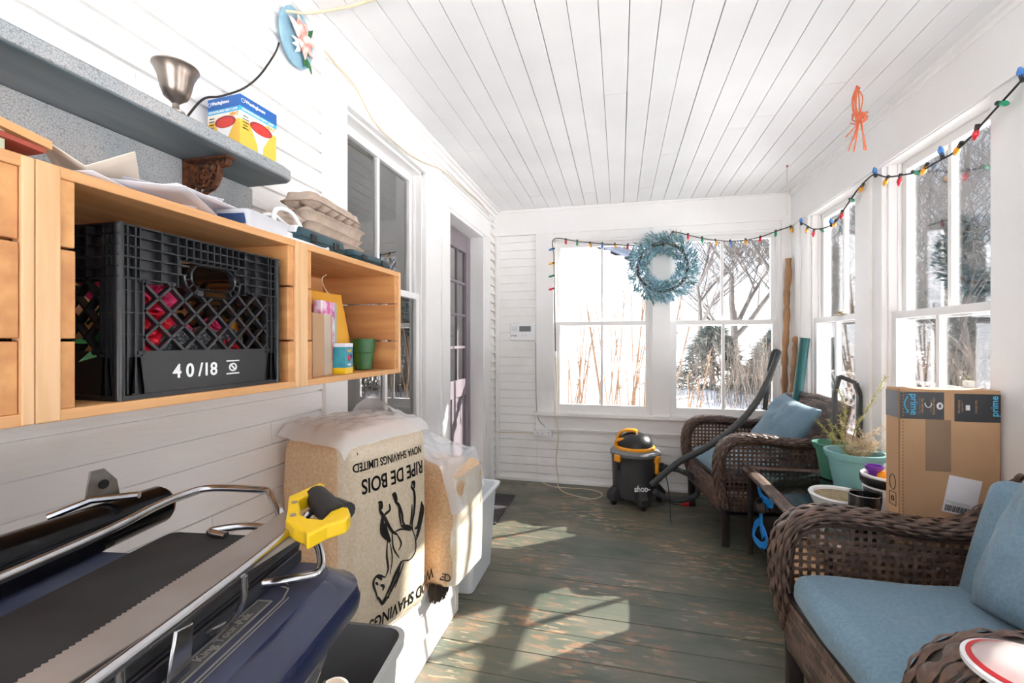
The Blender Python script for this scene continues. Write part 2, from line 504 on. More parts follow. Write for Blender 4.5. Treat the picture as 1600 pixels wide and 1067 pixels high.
# right wall: low wall, posts, beam
POSTS = [(EY - .32, EY + .0), (2.60, 2.86), (1.55, 1.93), (.42, .72), (-1.7, -.36)]
mb = MB()
clap(mb, 'x', RX, BY, EY, 0, .47, sgn=-1, out_=.008)
mb.box((RX + .018, BY, 0), (RX + .12, EY + .12, .60))
mb.box((RX - .004, BY, 2.115), (RX + .12, EY + .1, CEIL))
for a, b in POSTS: mb.box((RX + .0, a, .45), (RX + .12, b, 2.12))
struct('wall_right', mb, M['white'], smooth=0, bevel=.002)
# back wall behind the viewer, with a wide opening added to let fill light in
mb = MB()
mb.box((LX, BY - .1, 0), (RX, BY, .6)).box((LX, BY - .1, 2.15), (RX, BY, CEIL)).box((LX, BY - .1, .6), (-.9, BY, 2.15)).box((1.1, BY - .1, .6), (RX, BY, 2.15))
struct('wall_back', mb, M['white'], smooth=0)

# casings and mouldings
mb = MB()
mb.box((LX, 1.455, .5), (LX + .022, 1.593, 2.19)).box((LX, 2.343, .5), (LX + .022, 2.46, 2.19)).box((LX, 1.455, 2.19), (LX + .024, 2.48, 2.30))
mb.box((LX, 2.46, .5), (LX + .014, 2.60, 2.33)).box((LX, 1.44, 2.285), (LX + .036, 2.5, 2.305))
mb.box((LX, 1.42, .585), (LX + .05, 2.5, .62)).box((LX, 1.44, .50), (LX + .02, 2.46, .585))
struct('trim_2', mb, M['white'], smooth=0, bevel=.002)
mb = MB()
mb.box((LX, 2.575, 0), (LX + .026, 2.70, 2.10)).box((LX, 3.472, 0), (LX + .026, 3.60, 2.10)).box((LX, 2.56, 2.10), (LX + .028, 3.62, 2.25)).box((LX, 3.60, 0), (LX + .018, 3.665, 2.25))
mb.box((LX - .13, 2.70, 0), (LX + .02, 2.725, 2.10)).box((LX - .13, 3.447, 0), (LX + .02, 3.472, 2.10)).box((LX - .13, 2.70, 2.075), (LX + .02, 3.472, 2.10))
mb.box((LX, 2.55, 2.245), (LX + .04, 3.63, 2.265))
struct('trim_3', mb, M['white'], smooth=0, bevel=.002)
mb = MB()   # crown moulding along both sides and frieze boards
for q, (d0, z0) in enumerate(((.012, 2.30), (.028, 2.325), (.05, 2.352), (.07, 2.372))):
    mb.box((LX - .01, BY, z0), (LX + d0, EY, CEIL + .004))
mb.box((RX - .03, BY, 2.335), (RX, EY, CEIL)).box((RX - .05, BY, 2.355), (RX, EY, CEIL))
mb.box((LX, EY - .022, 2.162), (RX, EY, CEIL + .002)).box((LX, EY - .03, 2.36), (RX, EY - .02, CEIL))
struct('trim_4', mb, M['white'], smooth=0, bevel=.003)
mb = MB()   # end wall casings, sill and apron
mb.box((-.71, EY - .02, .46), (-.555, EY + .03, 2.165)).box((.262, EY - .02, .6), (.402, EY + .03, 2.165)).box((1.215, EY - .02, .6), (RX, EY + .03, 2.165))
mb.box((-.73, EY - .05, .585), (RX, EY + .06, .612)).box((-.71, EY - .018, .465), (RX, EY, .585)).box((-.71, EY - .026, .458), (RX, EY, .474))
mb.box((-.555, EY - .01, 2.10), (.262, EY + .05, 2.165)).box((.402, EY - .01, 2.10), (1.215, EY + .05, 2.165))
mb.box((-1.08, EY - .012, 0), (-1.045, EY, 2.165))
struct('trim_5', mb, M['white'], smooth=0, bevel=.002)
mb = MB()   # right wall casings
for a, b in POSTS:
    mb.box((RX - .022, a, .45), (RX + .001, b, 2.125))
    mb.box((RX - .034, (a + b) / 2 - .045, .6), (RX - .02, (a + b) / 2 + .045, 2.10))
mb.box((RX - .024, BY, 2.10), (RX, EY, 2.335)).box((RX - .034, BY, 2.105), (RX, EY, 2.13))
mb.box((RX - .05, BY, .585), (RX + .06, EY, .612)).box((RX - .018, BY, .465), (RX, EY, .585))
struct('trim_6', mb, M['white'], smooth=0, bevel=.002)
# base strips
mb = MB().box((LX, EY - .02, 0), (RX, EY - .004, .02)); struct('baseboard_end', mb, M['white'], smooth=0)

# windows: mp(a, depth outward, z) -> world
WN = [0]
def window(mp, a0, a1, z0, z1, zm, up_dark=False, glass='glass', lower=True):
    WN[0] += 1
    root = bpy.data.objects.new('window_%d' % WN[0], None); COL.objects.link(root); root['kind'] = 'structure'
    root.location = mp((a0 + a1) / 2, .03, z0)
    off = Vector(root.location)
    def bx(mb, a, b):
        p = Vector(mp(*a)); q = Vector(mp(*b))
        mb.box([min(p[i], q[i]) for i in range(3)], [max(p[i], q[i]) for i in range(3)])
    fr = MB(off)
    j = .016
    bx(fr, (a0, -.0, z0), (a0 + j, .11, z1)); bx(fr, (a1 - j, -.0, z0), (a1, .11, z1)); bx(fr, (a0, 0, z1 - j), (a1, .11, z1)); bx(fr, (a0, 0, z0), (a1, .11, z0 + j))
    bx(fr, (a0 + j, .036, z0), (a0 + j + .008, .05, z1)); bx(fr, (a1 - j - .008, .036, z0), (a1 - j, .05, z1))
    fr.build('window_frame', M['white'], root, smooth=0, bevel=.0015)
    am = (a0 + a1) / 2
    for nm, d, za, zb in (('upper_sash', .055, zm - .02, z1 - j), ('lower_sash', .012, z0 + j, zm + .022)):
        s = MB(off); A, B = a0 + j, a1 - j; st = .036
        tr = .04 if nm == 'upper_sash' else .034; br = .034 if nm == 'upper_sash' else .062
        bx(s, (A, d, za), (A + st, d + .034, zb)); bx(s, (B - st, d, za), (B, d + .034, zb))
        bx(s, (A + st, d, zb - tr), (B - st, d + .034, zb)); bx(s, (A + st, d, za), (B - st, d + .034, za + br))
        bx(s, (am - .011, d + .004, za + br), (am + .011, d + .03, zb - tr))
        o = s.build(nm, M['white'], root, smooth=0, bevel=.002)
        g = MB(off); bx(g, (A + st - .004, d + .018, za + br - .004), (B - st + .004, d + .021, zb - tr + .004))
        g.build('pane', M[glass], o, smooth=0)
    return root
def endmap(a, d, z): return (a, EY + d, z)
def rightmap(a, d, z): return (RX + d, a, z)
def leftmap(a, d, z): return (LX - d, a, z)
window(endmap, -.555, .262, .605, 2.10, 1.375)
window(endmap, .402, 1.215, .605, 2.10, 1.375)
window(rightmap, 2.86, 3.50, .605, 2.12, 1.365)
window(rightmap, 1.93, 2.60, .605, 2.12, 1.350)
window(rightmap, .72, 1.55, .605, 2.12, 1.360)
window(rightmap, -.36, .42, .605, 2.12, 1.360)
M['dglass'] = glassmat('house_window_glass', 2.2, base=.2)
window(leftmap, 1.593, 2.343, .62, 2.19, 1.475, glass='dglass')
# sash lock on the far right window
r = bpy.data.objects['window_3']
mbk = MB(Vector(r.location)); mbk.box((RX - .005, 3.06, 1.387), (RX + .03, 3.16, 1.394)); mbk.cyl((RX + .012, 3.11, 1.39), (RX + .012, 3.11, 1.408), .012).bar((RX + .012, 3.09, 1.406), (RX + .012, 3.15, 1.404), .01, .006)
mbk.build('sash_lock', mat('worn_brass', '#8a7a5c', .4, .8), r)
# the dim room behind the house window
mb = MB()
mb.box((-2.9, 1.0, .3), (-2.85, 3.0, 2.4)).box((-2.9, 1.0, .3), (LX - .13, 1.05, 2.4)).box((-2.9, 2.55, .3), (LX - .13, 2.6, 2.4)).box((-2.9, 1, 2.4), (LX - .13, 3, 2.45)).box((-2.9, 1, .25), (LX - .13, 3, .3))
struct('wall_inside', mb, mat('dim_grey_room', '#b9bbbd', .8), smooth=0)
# inner curtain panels seen grey through the panes
mb = MB()
mb.grid(lambda u, v: (LX - .16 + .012 * math.sin(u * 40), 2.13 + .2 * u, .64 + 1.5 * v), 48, 2)
cu = mb.build('curtain', mat('grey_curtain', '#a4a6a8', .9), None, solid=.002)
tag(cu, 'grey curtain hanging inside the big sash window of the left wall', 'curtain')

# door: mauve grey with glazing bars over panels
M['door'] = mat('mauve_door_paint', '#8c8389', .45, col2='#857b84', nscale=5)
root = bpy.data.objects.new('door_1', None); COL.objects.link(root); root['kind'] = 'structure'; root.location = (LX - .10, 3.08, 0)
o_ = Vector(root.location)
D0, D1, DX = 2.727, 3.445, LX - .09
mb = MB(o_)
def dbox(y0, y1, z0, z1, dx=0, th=.04): mb.box((DX - th + dx, y0, z0), (DX + dx, y1, z1))
st = .10
dbox(D0, D0 + st, .02, 2.07); dbox(D1 - st, D1, .02, 2.07); dbox(D0 + st, D1 - st, 1.93, 2.07); dbox(D0 + st, D1 - st, .02, .24); dbox(D0 + st, D1 - st, .80, .93); dbox((D0 + D1) / 2 - .05, (D0 + D1) / 2 + .05, .24, .80)
dbox(D0 + .05, D1 - .05, .2, .85, -.016, .012)
mb.build('door_leaf', M['door'], root, smooth=0, bevel=.004)
mb = MB(o_)
for i in range(1, 4): 
    yy = D0 + st + (D1 - D0 - 2 * st) * i / 3
    if i < 3: dbox(yy - .01, yy + .01, .93, 1.93, -.007, .022)
for i in range(1, 4):
    zz = .93 + 1.0 * i / 4; dbox(D0 + st, D1 - st, zz - .01, zz + .01, -.008, .024)
mb.build('glazing_bars', M['door'], root, smooth=0, bevel=.002)
mb = MB(o_); dbox(D0 + st - .005, D1 - st + .005, .925, 1.935, -.018, .003); mb.build('door_glass', M['dglass'], root, smooth=0)
mb = MB(o_); mb.box((DX - .3, D0 - .1, 0), (DX - .29, D1 + .1, 2.1)); mb.build('dim_backing', mat('inside_door_dim', '#8d8a90', .8), root, smooth=0)  # plain sheet behind the glass, its grey standing in for the dim room inside
mb = MB(o_); mb.box((DX, D0 + .03, .86), (DX + .006, D0 + .07, 1.02)); mb.cyl((DX, D0 + .05, .97), (DX + .045, D0 + .05, .97), .01).ball((DX + .055, D0 + .05, .97), .024)
mb.build('door_handle', mat('old_brass', '#7a7068', .35, .8), root)
mb = MB(o_); mb.box((LX - .14, D0 - .03, 0), (LX + .03, D1 + .03, .018)); mb.build('door_sill', M['white'], root, smooth=0)

# low clapboard bulkhead along the foot of the left wall
BKX, BKY, BKZ = -.73, 1.904, .27
mb = MB()
clap(mb, 'x', BKX, BY, BKY, 0, BKZ - .02, ex=.098, sgn=1, out_=.012)
mb.box((LX, BY, 0), (BKX - .018, BKY - .002, BKZ - .02)).box((LX, BY, BKZ - .02), (BKX + .015, BKY, BKZ)).box((BKX - .03, BKY - .03, 0), (BKX + .014, BKY, BKZ - .02))
struct('trim_7', mb, M['siding'], smooth=0, bevel=.001)

# ------------------------------------------------------------ outdoors
mb = MB()
def gz(x, y): return -.62 + .12 * noise.noise(Vector((x * .15, y * .15, 0))) + .04 * noise.noise(Vector((x * .9, y * .9, 3)))
GN = 90
def gf(u, v):
    x = -45 + 90 * u; y = -30 + 100 * v
    z = gz(x, y)
    if y > 25: z += (y - 25) * .012
    return (x, y, z)
mb.grid(gf, GN, GN); mb.uv = {}
o = mb.build('ground', M['snow'], None, smooth=60); o['kind'] = 'structure'

# white neighbouring building with a sloping roof line
bt = thing('outbuilding', 'white clapboard building with a sloping grey roof outside the end window', 'building', (-2.4, 9.0, -.7))
off = Vector(bt.location)
NX1 = PY(1034, 500, 9.0).x
pk = PY(905, 372, 9.0); ev = PY(1034, 424, 9.0)
slope = (pk.z - ev.z) / (ev.x - pk.x)
mb = MB(off)
z = -.72
xl = -6.0
ridge = pk.x - .9
def roofz(x): return ev.z + (ev.x - x) * slope if x > ridge else ev.z + (ev.x - ridge) * slope - (ridge - x) * slope
poly = [(xl, -.72), (NX1, -.72), (NX1, ev.z - .05), (ridge, roofz(ridge) - .05), (xl, roofz(xl) - .05)]
mb.prism(poly, -4.5, (0, 9.0, 0), (1, 0, 0), (0, 0, 1))
M['outwall'] = mat('outbuilding_paint', '#fbfbfb', .6)
mb.build('gable_wall', M['outwall'], bt, smooth=0)
mb = MB(off)
zz = -.7
while zz < 3.6:
    # siding courses clipped to the gable
    x1 = NX1; x0 = xl
    if zz > ev.z - .1: x1 = ev.x - (zz + .1 - ev.z) / slope
    if x1 > x0 + .3 and x1 > ridge - .2:
        x0 = max(xl, ridge - (x1 - ridge) if zz > ev.z else xl)
        mb.add([(x0, 9, zz), (x1, 9, zz), (x1, 8.975, zz + .001), (x0, 8.975, zz + .001), (x0, 8.997, zz + .125), (x1, 8.997, zz + .125)], [(0, 1, 2, 3), (3, 2, 5, 4), (1, 5, 2), (0, 3, 4)])
    zz += .125
mb.build('siding', M['outwall'], bt, smooth=0, recalc=False)
mb = MB(off)
for a, b in (((ridge, roofz(ridge)), (NX1 + .35, ev.z - .35 * slope)), ((ridge, roofz(ridge)), (xl - .3, roofz(xl) - .3 * slope))):
    mb.add([(a[0], 8.7, a[1]), (b[0], 8.7, b[1]), (b[0], 13.8, b[1]), (a[0], 13.8, a[1]), (a[0], 8.7, a[1] + .09), (b[0], 8.7, b[1] + .09), (b[0], 13.8, b[1] + .09), (a[0], 13.8, a[1] + .09)],
           [(0, 1, 2, 3), (7, 6, 5, 4), (0, 4, 5, 1), (1, 5, 6, 2), (2, 6, 7, 3), (3, 7, 4, 0)])
mb.build('roof', mat('grey_roof', '#4c5566', .7), bt, smooth=0)

# bare deciduous trees, grown branch by branch
def bare_tree(h, seed, spread=.55, levels=5, r0=.13, twig=.006):
    rn = random.Random(seed); mb = MB()
    def grow(p, d, L, r, lv):
        n = 4 if lv > 1 else 2
        pts = [p]; rs = [r]; q = p.copy(); dd = d.copy()
        for i in range(n):
            dd = (dd + Vector((rn.uniform(-1, 1), rn.uniform(-1, 1), rn.uniform(-.4, .9))) * .13).normalized()
            q = q + dd * L / n; pts.append(q.copy()); rs.append(max(twig, r * (1 - .55 * (i + 1) / n)))
        mb.tube(pts, rs, 6 if lv >= levels - 1 else 3, cap=False)
        if lv <= 0: return
        kids = rn.randint(4, 6) if lv >= levels else rn.randint(3, 5)
        for k in range(kids):
            t = rn.uniform(.25, 1) if k else 1
            i = min(n - 1, int(t * n)); bp = pts[i].lerp(pts[i + 1], t * n - i)
            az = rn.uniform(0, 2 * PI)
            side = Vector((math.cos(az), math.sin(az), 0))
            nd = (dd * (1 - spread) + side * spread + Vector((0, 0, .28))).normalized()
            grow(bp, nd, L * rn.uniform(.55, .8), max(twig, rs[i] * .6), lv - 1)
    grow(Vector((0, 0, 0)), Vector((0, 0, 1)), h * .42, r0, levels)
    mb.uv = {}
    return mb
M['bark'] = mat('grey_bark', '#6f6a68', .9, col2='#5a5553', nscale=12)
M['twig'] = mat('brown_stem', '#66503e', .9)
def conifer(h, seed, r=1.6, n=900):
    rn = random.Random(seed); mb = MB(); tr = MB()
    tr.tube([(0, 0, 0), (0, 0, h)], [.12, .02], 6); tr.uv = {}
    for i in range(n):
        t = rn.random() ** .8; z = h * (.05 + .95 * t); rad = r * (1 - t) ** .8 * rn.uniform(.35, 1)
        a = rn.uniform(0, 2 * PI); L = rn.uniform(.16, .38)
        c = Vector((math.cos(a) * rad, math.sin(a) * rad, z - rad * .25))
        for k in range(5):
            d = Vector((math.cos(a) + rn.uniform(-.8, .8), math.sin(a) + rn.uniform(-.8, .8), rn.uniform(-.9, .3))).normalized()
            s = d.cross(Vector((rn.uniform(-1, 1), rn.uniform(-1, 1), 1))).normalized() * L * .12
            q = c + Vector((rn.uniform(-.1, .1), rn.uniform(-.1, .1), rn.uniform(-.1, .1)))
            mb.add([q - s, q + s, q + d * L + s * .3, q + d * L - s * .3], [(0, 1, 2, 3)])
    return mb, tr
M['needles'] = mat('dark_needles', '#5f6a66', .9, col2='#7a847f', nscale=3)

def place_tree(name, mbb, label, x, y, m='bark', rz=0, group=None, scl=1):
    t = mbb.build(name, M[m], None, smooth=0, recalc=False) if isinstance(mbb, MB) else mbb.copy()
    if not isinstance(mbb, MB): COL.objects.link(t)
    t.location = (x, y, gz(x, y) - .05); t.rotation_euler = (0, 0, rz); t.scale = (scl,) * 3
    tag(t, label, 'tree', group); return t
tA = place_tree('bare_tree', bare_tree(11, 4, levels=5, r0=.2, twig=.012), 'tall bare tree in snow seen through the left panes of the second end window', *PZ(1102, 590, -.6).xy)
tB = place_tree('bare_tree', bare_tree(12, 11, levels=5, r0=.24, twig=.012), 'thick-trunked bare tree in snow seen through the right panes of the second end window', *PZ(1150, 592, -.6).xy)
tC = place_tree('bare_tree', tA, 'bare tree outside the narrow right window by the porch corner', 5.6, 14.5, rz=2, scl=.8)
tD = place_tree('bare_tree', tB, 'bare tree outside the big right window, left of the evergreen', 11.5, 19.5, rz=1.2)
tE = place_tree('bare_tree', tA, 'bare tree with arching branches outside the right edge of the big right window', 8.6, 13.2, rz=4.1, scl=.6)
tF = place_tree('bare_tree', tB, 'bare tree rising behind the roof of the white building', -.3, 17.5, rz=3)
tG = place_tree('bare_tree', tB, 'bare tree standing between the two thick trees and the porch corner', 5.9, 19.0, rz=5, scl=.9)
tree_c = []
for i, (x, y, h, r, lb) in enumerate([
        (3.6, 19.0, 2.5, 2.2, 'dark spruce low behind the left bare tree in the end window'),
        (5.5, 17.5, 2.3, 2.0, 'dark spruce low behind the right bare tree in the end window'),
        (9.9, 16.2, 5.6, 2.0, 'evergreen outside the big right window beside its centre bar'),
        (7.0, 16.5, 3.4, 1.5, 'evergreen outside the narrow right window near the porch corner'),
        (11.5, 15.8, 3.8, 1.5, 'small evergreen outside the right-hand panes of the big right window'),
        (9.0, 22.0, 6.0, 2.4, 'distant evergreen behind the other trees past the corner post')]):
    root = thing('evergreen_tree', lb, 'tree', (x, y, gz(x, y) - .05), i)
    if i < 3:
        a, b = conifer(h, 20 + i, r, 1100)
        fo = a.build('foliage', M['needles'], root, smooth=0, recalc=False); tk = b.build('trunk', M['bark'], root); tree_c.append((fo, tk, h))
    else:
        fo, tk, hh = tree_c[i - 3]
        for q in (fo, tk):
            d = q.copy(); COL.objects.link(d); d.parent = root
        root.scale = (h / hh,) * 3
# low tangled shrubs behind the snow, and tall dry stalks by the wall
def shrub(seed, n=60, h=1.2, sp=.9, r=.006):
    rn = random.Random(seed); mb = MB()
    for i in range(n):
        x, y = rn.gauss(0, sp), rn.gauss(0, sp * .6); L = h * rn.uniform(.5, 1.1)
        lean = Vector((rn.uniform(-.35, .35), rn.uniform(-.35, .35), 1))
        p = Vector((x, y, 0)); q = p + lean * L * .5 + Vector((rn.uniform(-.1, .1), 0, 0)); e = p + lean * L
        mb.tube([p, q, e], [r, r * .8, r * .4], 3, cap=False)
        for k in range(4):
            t = rn.uniform(.3, 1); b = p.lerp(e, t); mb.tube([b, b + Vector((rn.uniform(-.3, .3), rn.uniform(-.3, .3), rn.uniform(.05, .35))) * L * .5], [r * .6, r * .3], 3, cap=False)
    mb.uv = {}
    return mb
M['dryshrub'] = mat('dry_shrub', '#75665a', .9, col2='#8f8478', nscale=8)
sh0 = None
rn = random.Random(5)
for i, (x, y, lb) in enumerate([
        (2.5, 14.5, 'tangled dry shrub under the left bare tree in the end window'), (3.9, 14.0, 'tangled dry shrub under the centre bar of the second end window'),
        (4.8, 13.2, 'tangled dry shrub under the right bare tree in the end window'), (6.4, 12.0, 'tangled dry shrub seen past the porch corner post'),
        (6.3, 8.8, 'tangled dry shrub outside the narrow right window'), (5.2, 6.2, 'tangled dry shrub outside the left lower panes of the big right window'),
        (5.0, 4.9, 'tangled dry shrub outside the right lower panes of the big right window')]):
    if sh0 is None:
        sh0 = shrub(1, 110, 1.9, 1.0, .008).build('dry_shrub', M['dryshrub'], None, smooth=0, recalc=False); c = sh0
    else:
        c = sh0.copy(); COL.objects.link(c)
    c.location = (x, y, gz(x, y) - .05); c.rotation_euler = (0, 0, i * 1.3); tag(c, lb, 'shrub')
def stalks(seed, n, h, w_):
    rn = random.Random(seed); mb = MB()
    for i in range(n):
        x = rn.gauss(0, w_); L = 1.25 * h * rn.uniform(.6, 1); lx = rn.uniform(-.14, .2)
        pts = [(x, rn.uniform(-.1, .1), 0), (x + lx * .4 * L, 0, L * .5), (x + lx * L, 0, L)]
        mb.tube(pts, [.009, .009, .007], 4, cap=False)
        for k in range(rn.randint(3, 9)):
            t = rn.uniform(.45, 1); p = Vector((x + lx * L * t, 0, L * t)); q = p + Vector((rn.uniform(-.05, .05), rn.uniform(-.05, .05), rn.uniform(.02, .09)))
            mb.tube([p, q], [.004, .003], 3, cap=False); mb.ball(q, rn.uniform(.007, .014), 3)
    mb.uv = {}
    return mb
for px_, py_, n, h, wd, lb in ((905, 640, 8, 1.9, .10, 'tall dry brown stalks against the white building, left pane'), (972, 640, 14, 2.15, .12, 'tall dry stalk clump against the white building, centre of first window'),
                         (1000, 640, 10, 1.95, .07, 'leaning dry stalks at the right edge of the first end window'), (880, 640, 6, 1.4, .06, 'short dry stalks at the left edge of the first end window'),
                         (1072, 640, 6, 1.5, .12, 'thin dry stalks before the snow at the left of the second end window'), (1175, 640, 8, 1.3, .2, 'thin dry stalks before the snow at the right of the second end window')):
    p = PY(px_, 600, 5.6)
    o = stalks(int(px_), n, h, wd).build('dry_stalks', M['twig'], None, smooth=0, recalc=False); o.location = (p.x, 5.6, gz(p.x, 5.6) - .03)
    tag(o, lb, 'plant')
# garden trellis fence outside the right window
ft = MB()
for i in range(26):
    a = i * .14
    ft.bar((0, a, 0), (0, a + 1.0, 1.0), .022, .008, (1, 0, 0)); ft.bar((.01, a, 1.0), (.01, a + 1.0, 0), .022, .008, (1, 0, 0))
ft.bar((0, -.05, 1.02), (0, 4.6, 1.02), .04, .03).bar((0, -.05, 0), (0, 4.6, 0), .04, .03)
for a in (0, 1.5, 3.0, 4.5): ft.bar((0.02, a, -.3), (0.02, a, 1.1), .06, .06)
o = ft.build('lattice_fence', mat('weathered_lattice', '#b9b3ab', .8), None, smooth=0, recalc=False); o.location = (3.2, 3.6, -.25)
tag(o, 'weathered lattice fence in the snow outside the narrow right window', 'fence')
# ------------------------------------------------------------ wicker chairs
M['wick'] = wicker('brown_wicker', '#8a7062', '#4a382f', 42, 8)
M['wick_tight'] = wicker('brown_wicker_tight', '#7d6355', '#46352e', 16, 9)
M['strand'] = mat('wicker_strand', '#6f574a', .36, col2='#4c3a32', nscale=25, bump=.3, bscale=90)
M['leg'] = mat('dark_brown_metal', '#2e2622', .4)
def fabric(name, a, b):
    m = mat(name, a, .92, col2=b, nscale=110, stretch=(1, 1, 1), bump=.25, bscale=260, thr=(.3, .7), detail=3)
    m.node_tree.nodes['Principled BSDF'].inputs['Sheen Weight'].default_value = .25
    return m
M['blue'] = fabric('blue_fabric', '#66879b', '#7896a8')
def weave(mb, fn, nu, nv, wu, wv, amp=.0035, th=.0016, inside=None):
    """open basket weave over a patch fn(u,v)->(point, normal)"""
    def ribbon(path, nrm, wd):
        base = len(mb.v); N = len(path)
        for i in range(N):
            d = (path[min(i + 1, N - 1)] - path[max(i - 1, 0)]).normalized(); s = d.cross(nrm[i]).normalized() * wd / 2; t = nrm[i] * th
            mb.v += [path[i] - s - t, path[i] + s - t, path[i] + s + t, path[i] - s + t]
        for i in range(N - 1):
            a = base + i * 4
            for k in range(4): mb.f.append((a + k, a + (k + 1) % 4, a + 4 + (k + 1) % 4, a + 4 + k))
    for dirn, n1, n2, wd in ((0, nu, nv, wu), (1, nv, nu, wv)):
        for i in range(n1):
            s = (i + .5) / n1; cur = []; nn = []
            for k in range(2 * n2 + 1):
                t = k / (2 * n2); u, v = (s, t) if dirn == 0 else (t, s)
                ok = inside is None or inside(u, v)
                if ok:
                    p, n = fn(u, v); ph = 0 if k % 2 == 0 else (1 if (i + (k // 2) + dirn) % 2 else -1)
                    cur.append(p + n * amp * ph); nn.append(n)
                if (not ok or k == 2 * n2) and len(cur) > 1: ribbon(cur, nn, wd); 
                if not ok: cur = []; nn = []
def make_chair(label):
    t = thing('wicker_armchair', label, 'chair', (0, 0, 0), 0)
    W = .335
    for sy in (-1, 1):
        ya = sy * W
        path = bez([(-.30, ya, .24), (-.335, ya, .36), (-.345, ya, .50), (-.315, ya, .60), (-.235, ya, .648), (-.10, ya, .650), (.08, ya, .630), (.20, ya, .640), (.30, ya * .98, .715), (.36, ya * .93, .80)], 7)
        a = MB().tube(path, 1, 14, flat=(.022, .043, (0, 0, 0)), uvs=1) if False else MB()
        # flat rounded arm band: wide across, thin through
        base = MB(); n = 16; L = 0
        for i, p in enumerate(path):
            d = (path[min(i + 1, len(path) - 1)] - path[max(i - 1, 0)]).normalized()
            sd = Vector((0, 1, 0)); up = d.cross(sd).normalized()
            if i: L += (path[i] - path[i - 1]).length
            for k in range(n + 1):
                an = 2 * PI * k / n; c = math.cos(an); s_ = math.sin(an)
                base.v.append(p + sd * math.copysign(abs(c) ** .7, c) * .045 + up * math.copysign(abs(s_) ** .8, s_) * .022); base.uv[len(base.v) - 1] = (L, k / n)
        for i in range(len(path) - 1):
            for k in range(n):
                a0 = i * (n + 1) + k; base.f.append((a0, a0 + 1, a0 + n + 2, a0 + n + 1))
        base.build('arm_rest', M['leg'], t, smooth=60)
        st_ = MB(); K = 13; fine = bez(path[::3] + [path[-1]], 12)
        Ls = [0]
        for i in range(1, len(fine)): Ls.append(Ls[-1] + (fine[i] - fine[i - 1]).length)
        for k in range(K):
            an = 2 * PI * (k + .5) / K; b0 = len(st_.v)
            for i, p in enumerate(fine):
                d = (fine[min(i + 1, len(fine) - 1)] - fine[max(i - 1, 0)]).normalized(); sd = Vector((0, 1, 0)); up = d.cross(sd).normalized()
                bump = .0032 * math.sin(2 * PI * Ls[i] / .062 + PI * k)
                wdt = (PI / K) * (.86 + .14 * math.sin(2 * PI * Ls[i] / .062 + PI * k))
                for q, hh in ((-1, -.001), (-.35, .0022), (.35, .0022), (1, -.001)):
                    c = math.cos(an + q * wdt); s_ = math.sin(an + q * wdt)
                    rad = bump + hh + .0012
                    st_.v.append(p + sd * math.copysign(abs(c) ** .7, c) * (.045 + rad) + up * math.copysign(abs(s_) ** .8, s_) * (.022 + rad))
            for i in range(len(fine) - 1):
                for q in range(3): a0 = b0 + i * 4 + q; st_.f.append((a0, a0 + 1, a0 + 5, a0 + 4))
        st_.build('arm_weave', M['strand'], t, smooth=50, recalc=False)
        # round core under the arm, wrapped
        cp = [p + (Vector((.03, 0, -.0)) if i < 14 else Vector((0, 0, -.028))) for i, p in enumerate(path[:44])]
        MB().tube(bez([(-.29, ya, .24), (-.305, ya, .36), (-.31, ya, .49), (-.285, ya, .57), (-.225, ya, .612), (-.10, ya, .618), (.08, ya, .598), (.22, ya, .60)], 6), .011, 8).build('arm_core', M['wick_tight'], t, smooth=60)
        # woven side panel
        def top(x): 
            if x < -.22: return .42 + .19 * math.sqrt(max(0, 1 - ((-.22 - x) / .095) ** 2))
            return .612 - .02 * max(0, min(1, (x + .05) / .2))
        x0, x1, z0, z1 = -.315, .30, .20, .625
        mb = MB()
        weave(mb, lambda u, v: (Vector((x0 + u * (x1 - x0), ya, z0 + v * (z1 - z0))), Vector((0, 1, 0))), 24, 17, .0118, .0118,
              inside=lambda u, v: (z0 + v * (z1 - z0)) <= top(x0 + u * (x1 - x0)) + .004)
        mb.build('woven_side_panel', M['strand'], t, smooth=50, recalc=False)
        # legs
        for sx, nm in ((-.30, 1), (.31, 2)):
            MB().loft([(sx, sy * (W - .01), .022, .016, .003, 0), (sx, sy * (W - .01), .024, .018, .003, .26)], 3).build('leg', M['leg'], t, smooth=30)
        MB().bar((-.30, ya, .205), (.31, ya, .205), .02, .02).build('side_rail', M['wick_tight'], t)
    # front apron, closely woven
    def apron(x, nm, z0=.20, z1=.385, bw=0):
        g = MB().grid(lambda u, v: (x + .012 * math.sin(v * PI) * (-1 if x < 0 else 1), -W + .02 + u * (2 * W - .04), z0 + (z1 - z0) * v), 24, 6)
        for k in g.uv: g.uv[k] = (g.uv[k][0] * .6, g.uv[k][1] * 1.5)
        g.build(nm, M['wick'], t, smooth=60, solid=.012)
    apron(-.318, 'front_apron'); apron(.32, 'rear_apron')
    MB().bar((-.325, -W, .39), (-.325, W, .39), .022, .02).build('front_rail', M['wick_tight'], t, bevel=.006)
    MB().box((-.31, -W + .02, .335), (.30, W - .02, .35)).build('seat_deck', M['leg'], t)
    # reclined back panel
    def bk(u, v):
        y = (-1 + 2 * u) * (W - .02 + .03 * v); x = .265 + .125 * v + .02 * (1 - (2 * u - 1) ** 2); z = .36 + .50 * v - .02 * abs(2 * u - 1) * v
        return Vector((x, y, z))
    g = MB().grid(lambda u, v: bk(u, v), 30, 16)
    for k in g.uv: g.uv[k] = (g.uv[k][0] * .65, g.uv[k][1] * 4)
    g.build('back_panel', M['wick'], t, smooth=60, solid=.02)
    rim = [bk(0, v / 6) for v in range(7)] + [bk(u / 10, 1.0) for u in range(1, 10)] + [bk(1, 1 - v / 6) for v in range(7)]
    MB().tube(rim, .021, 10).build('back_rim', M['wick'], t, smooth=60)
    return t
ch1 = make_chair('brown wicker armchair nearest the camera, facing the house wall')
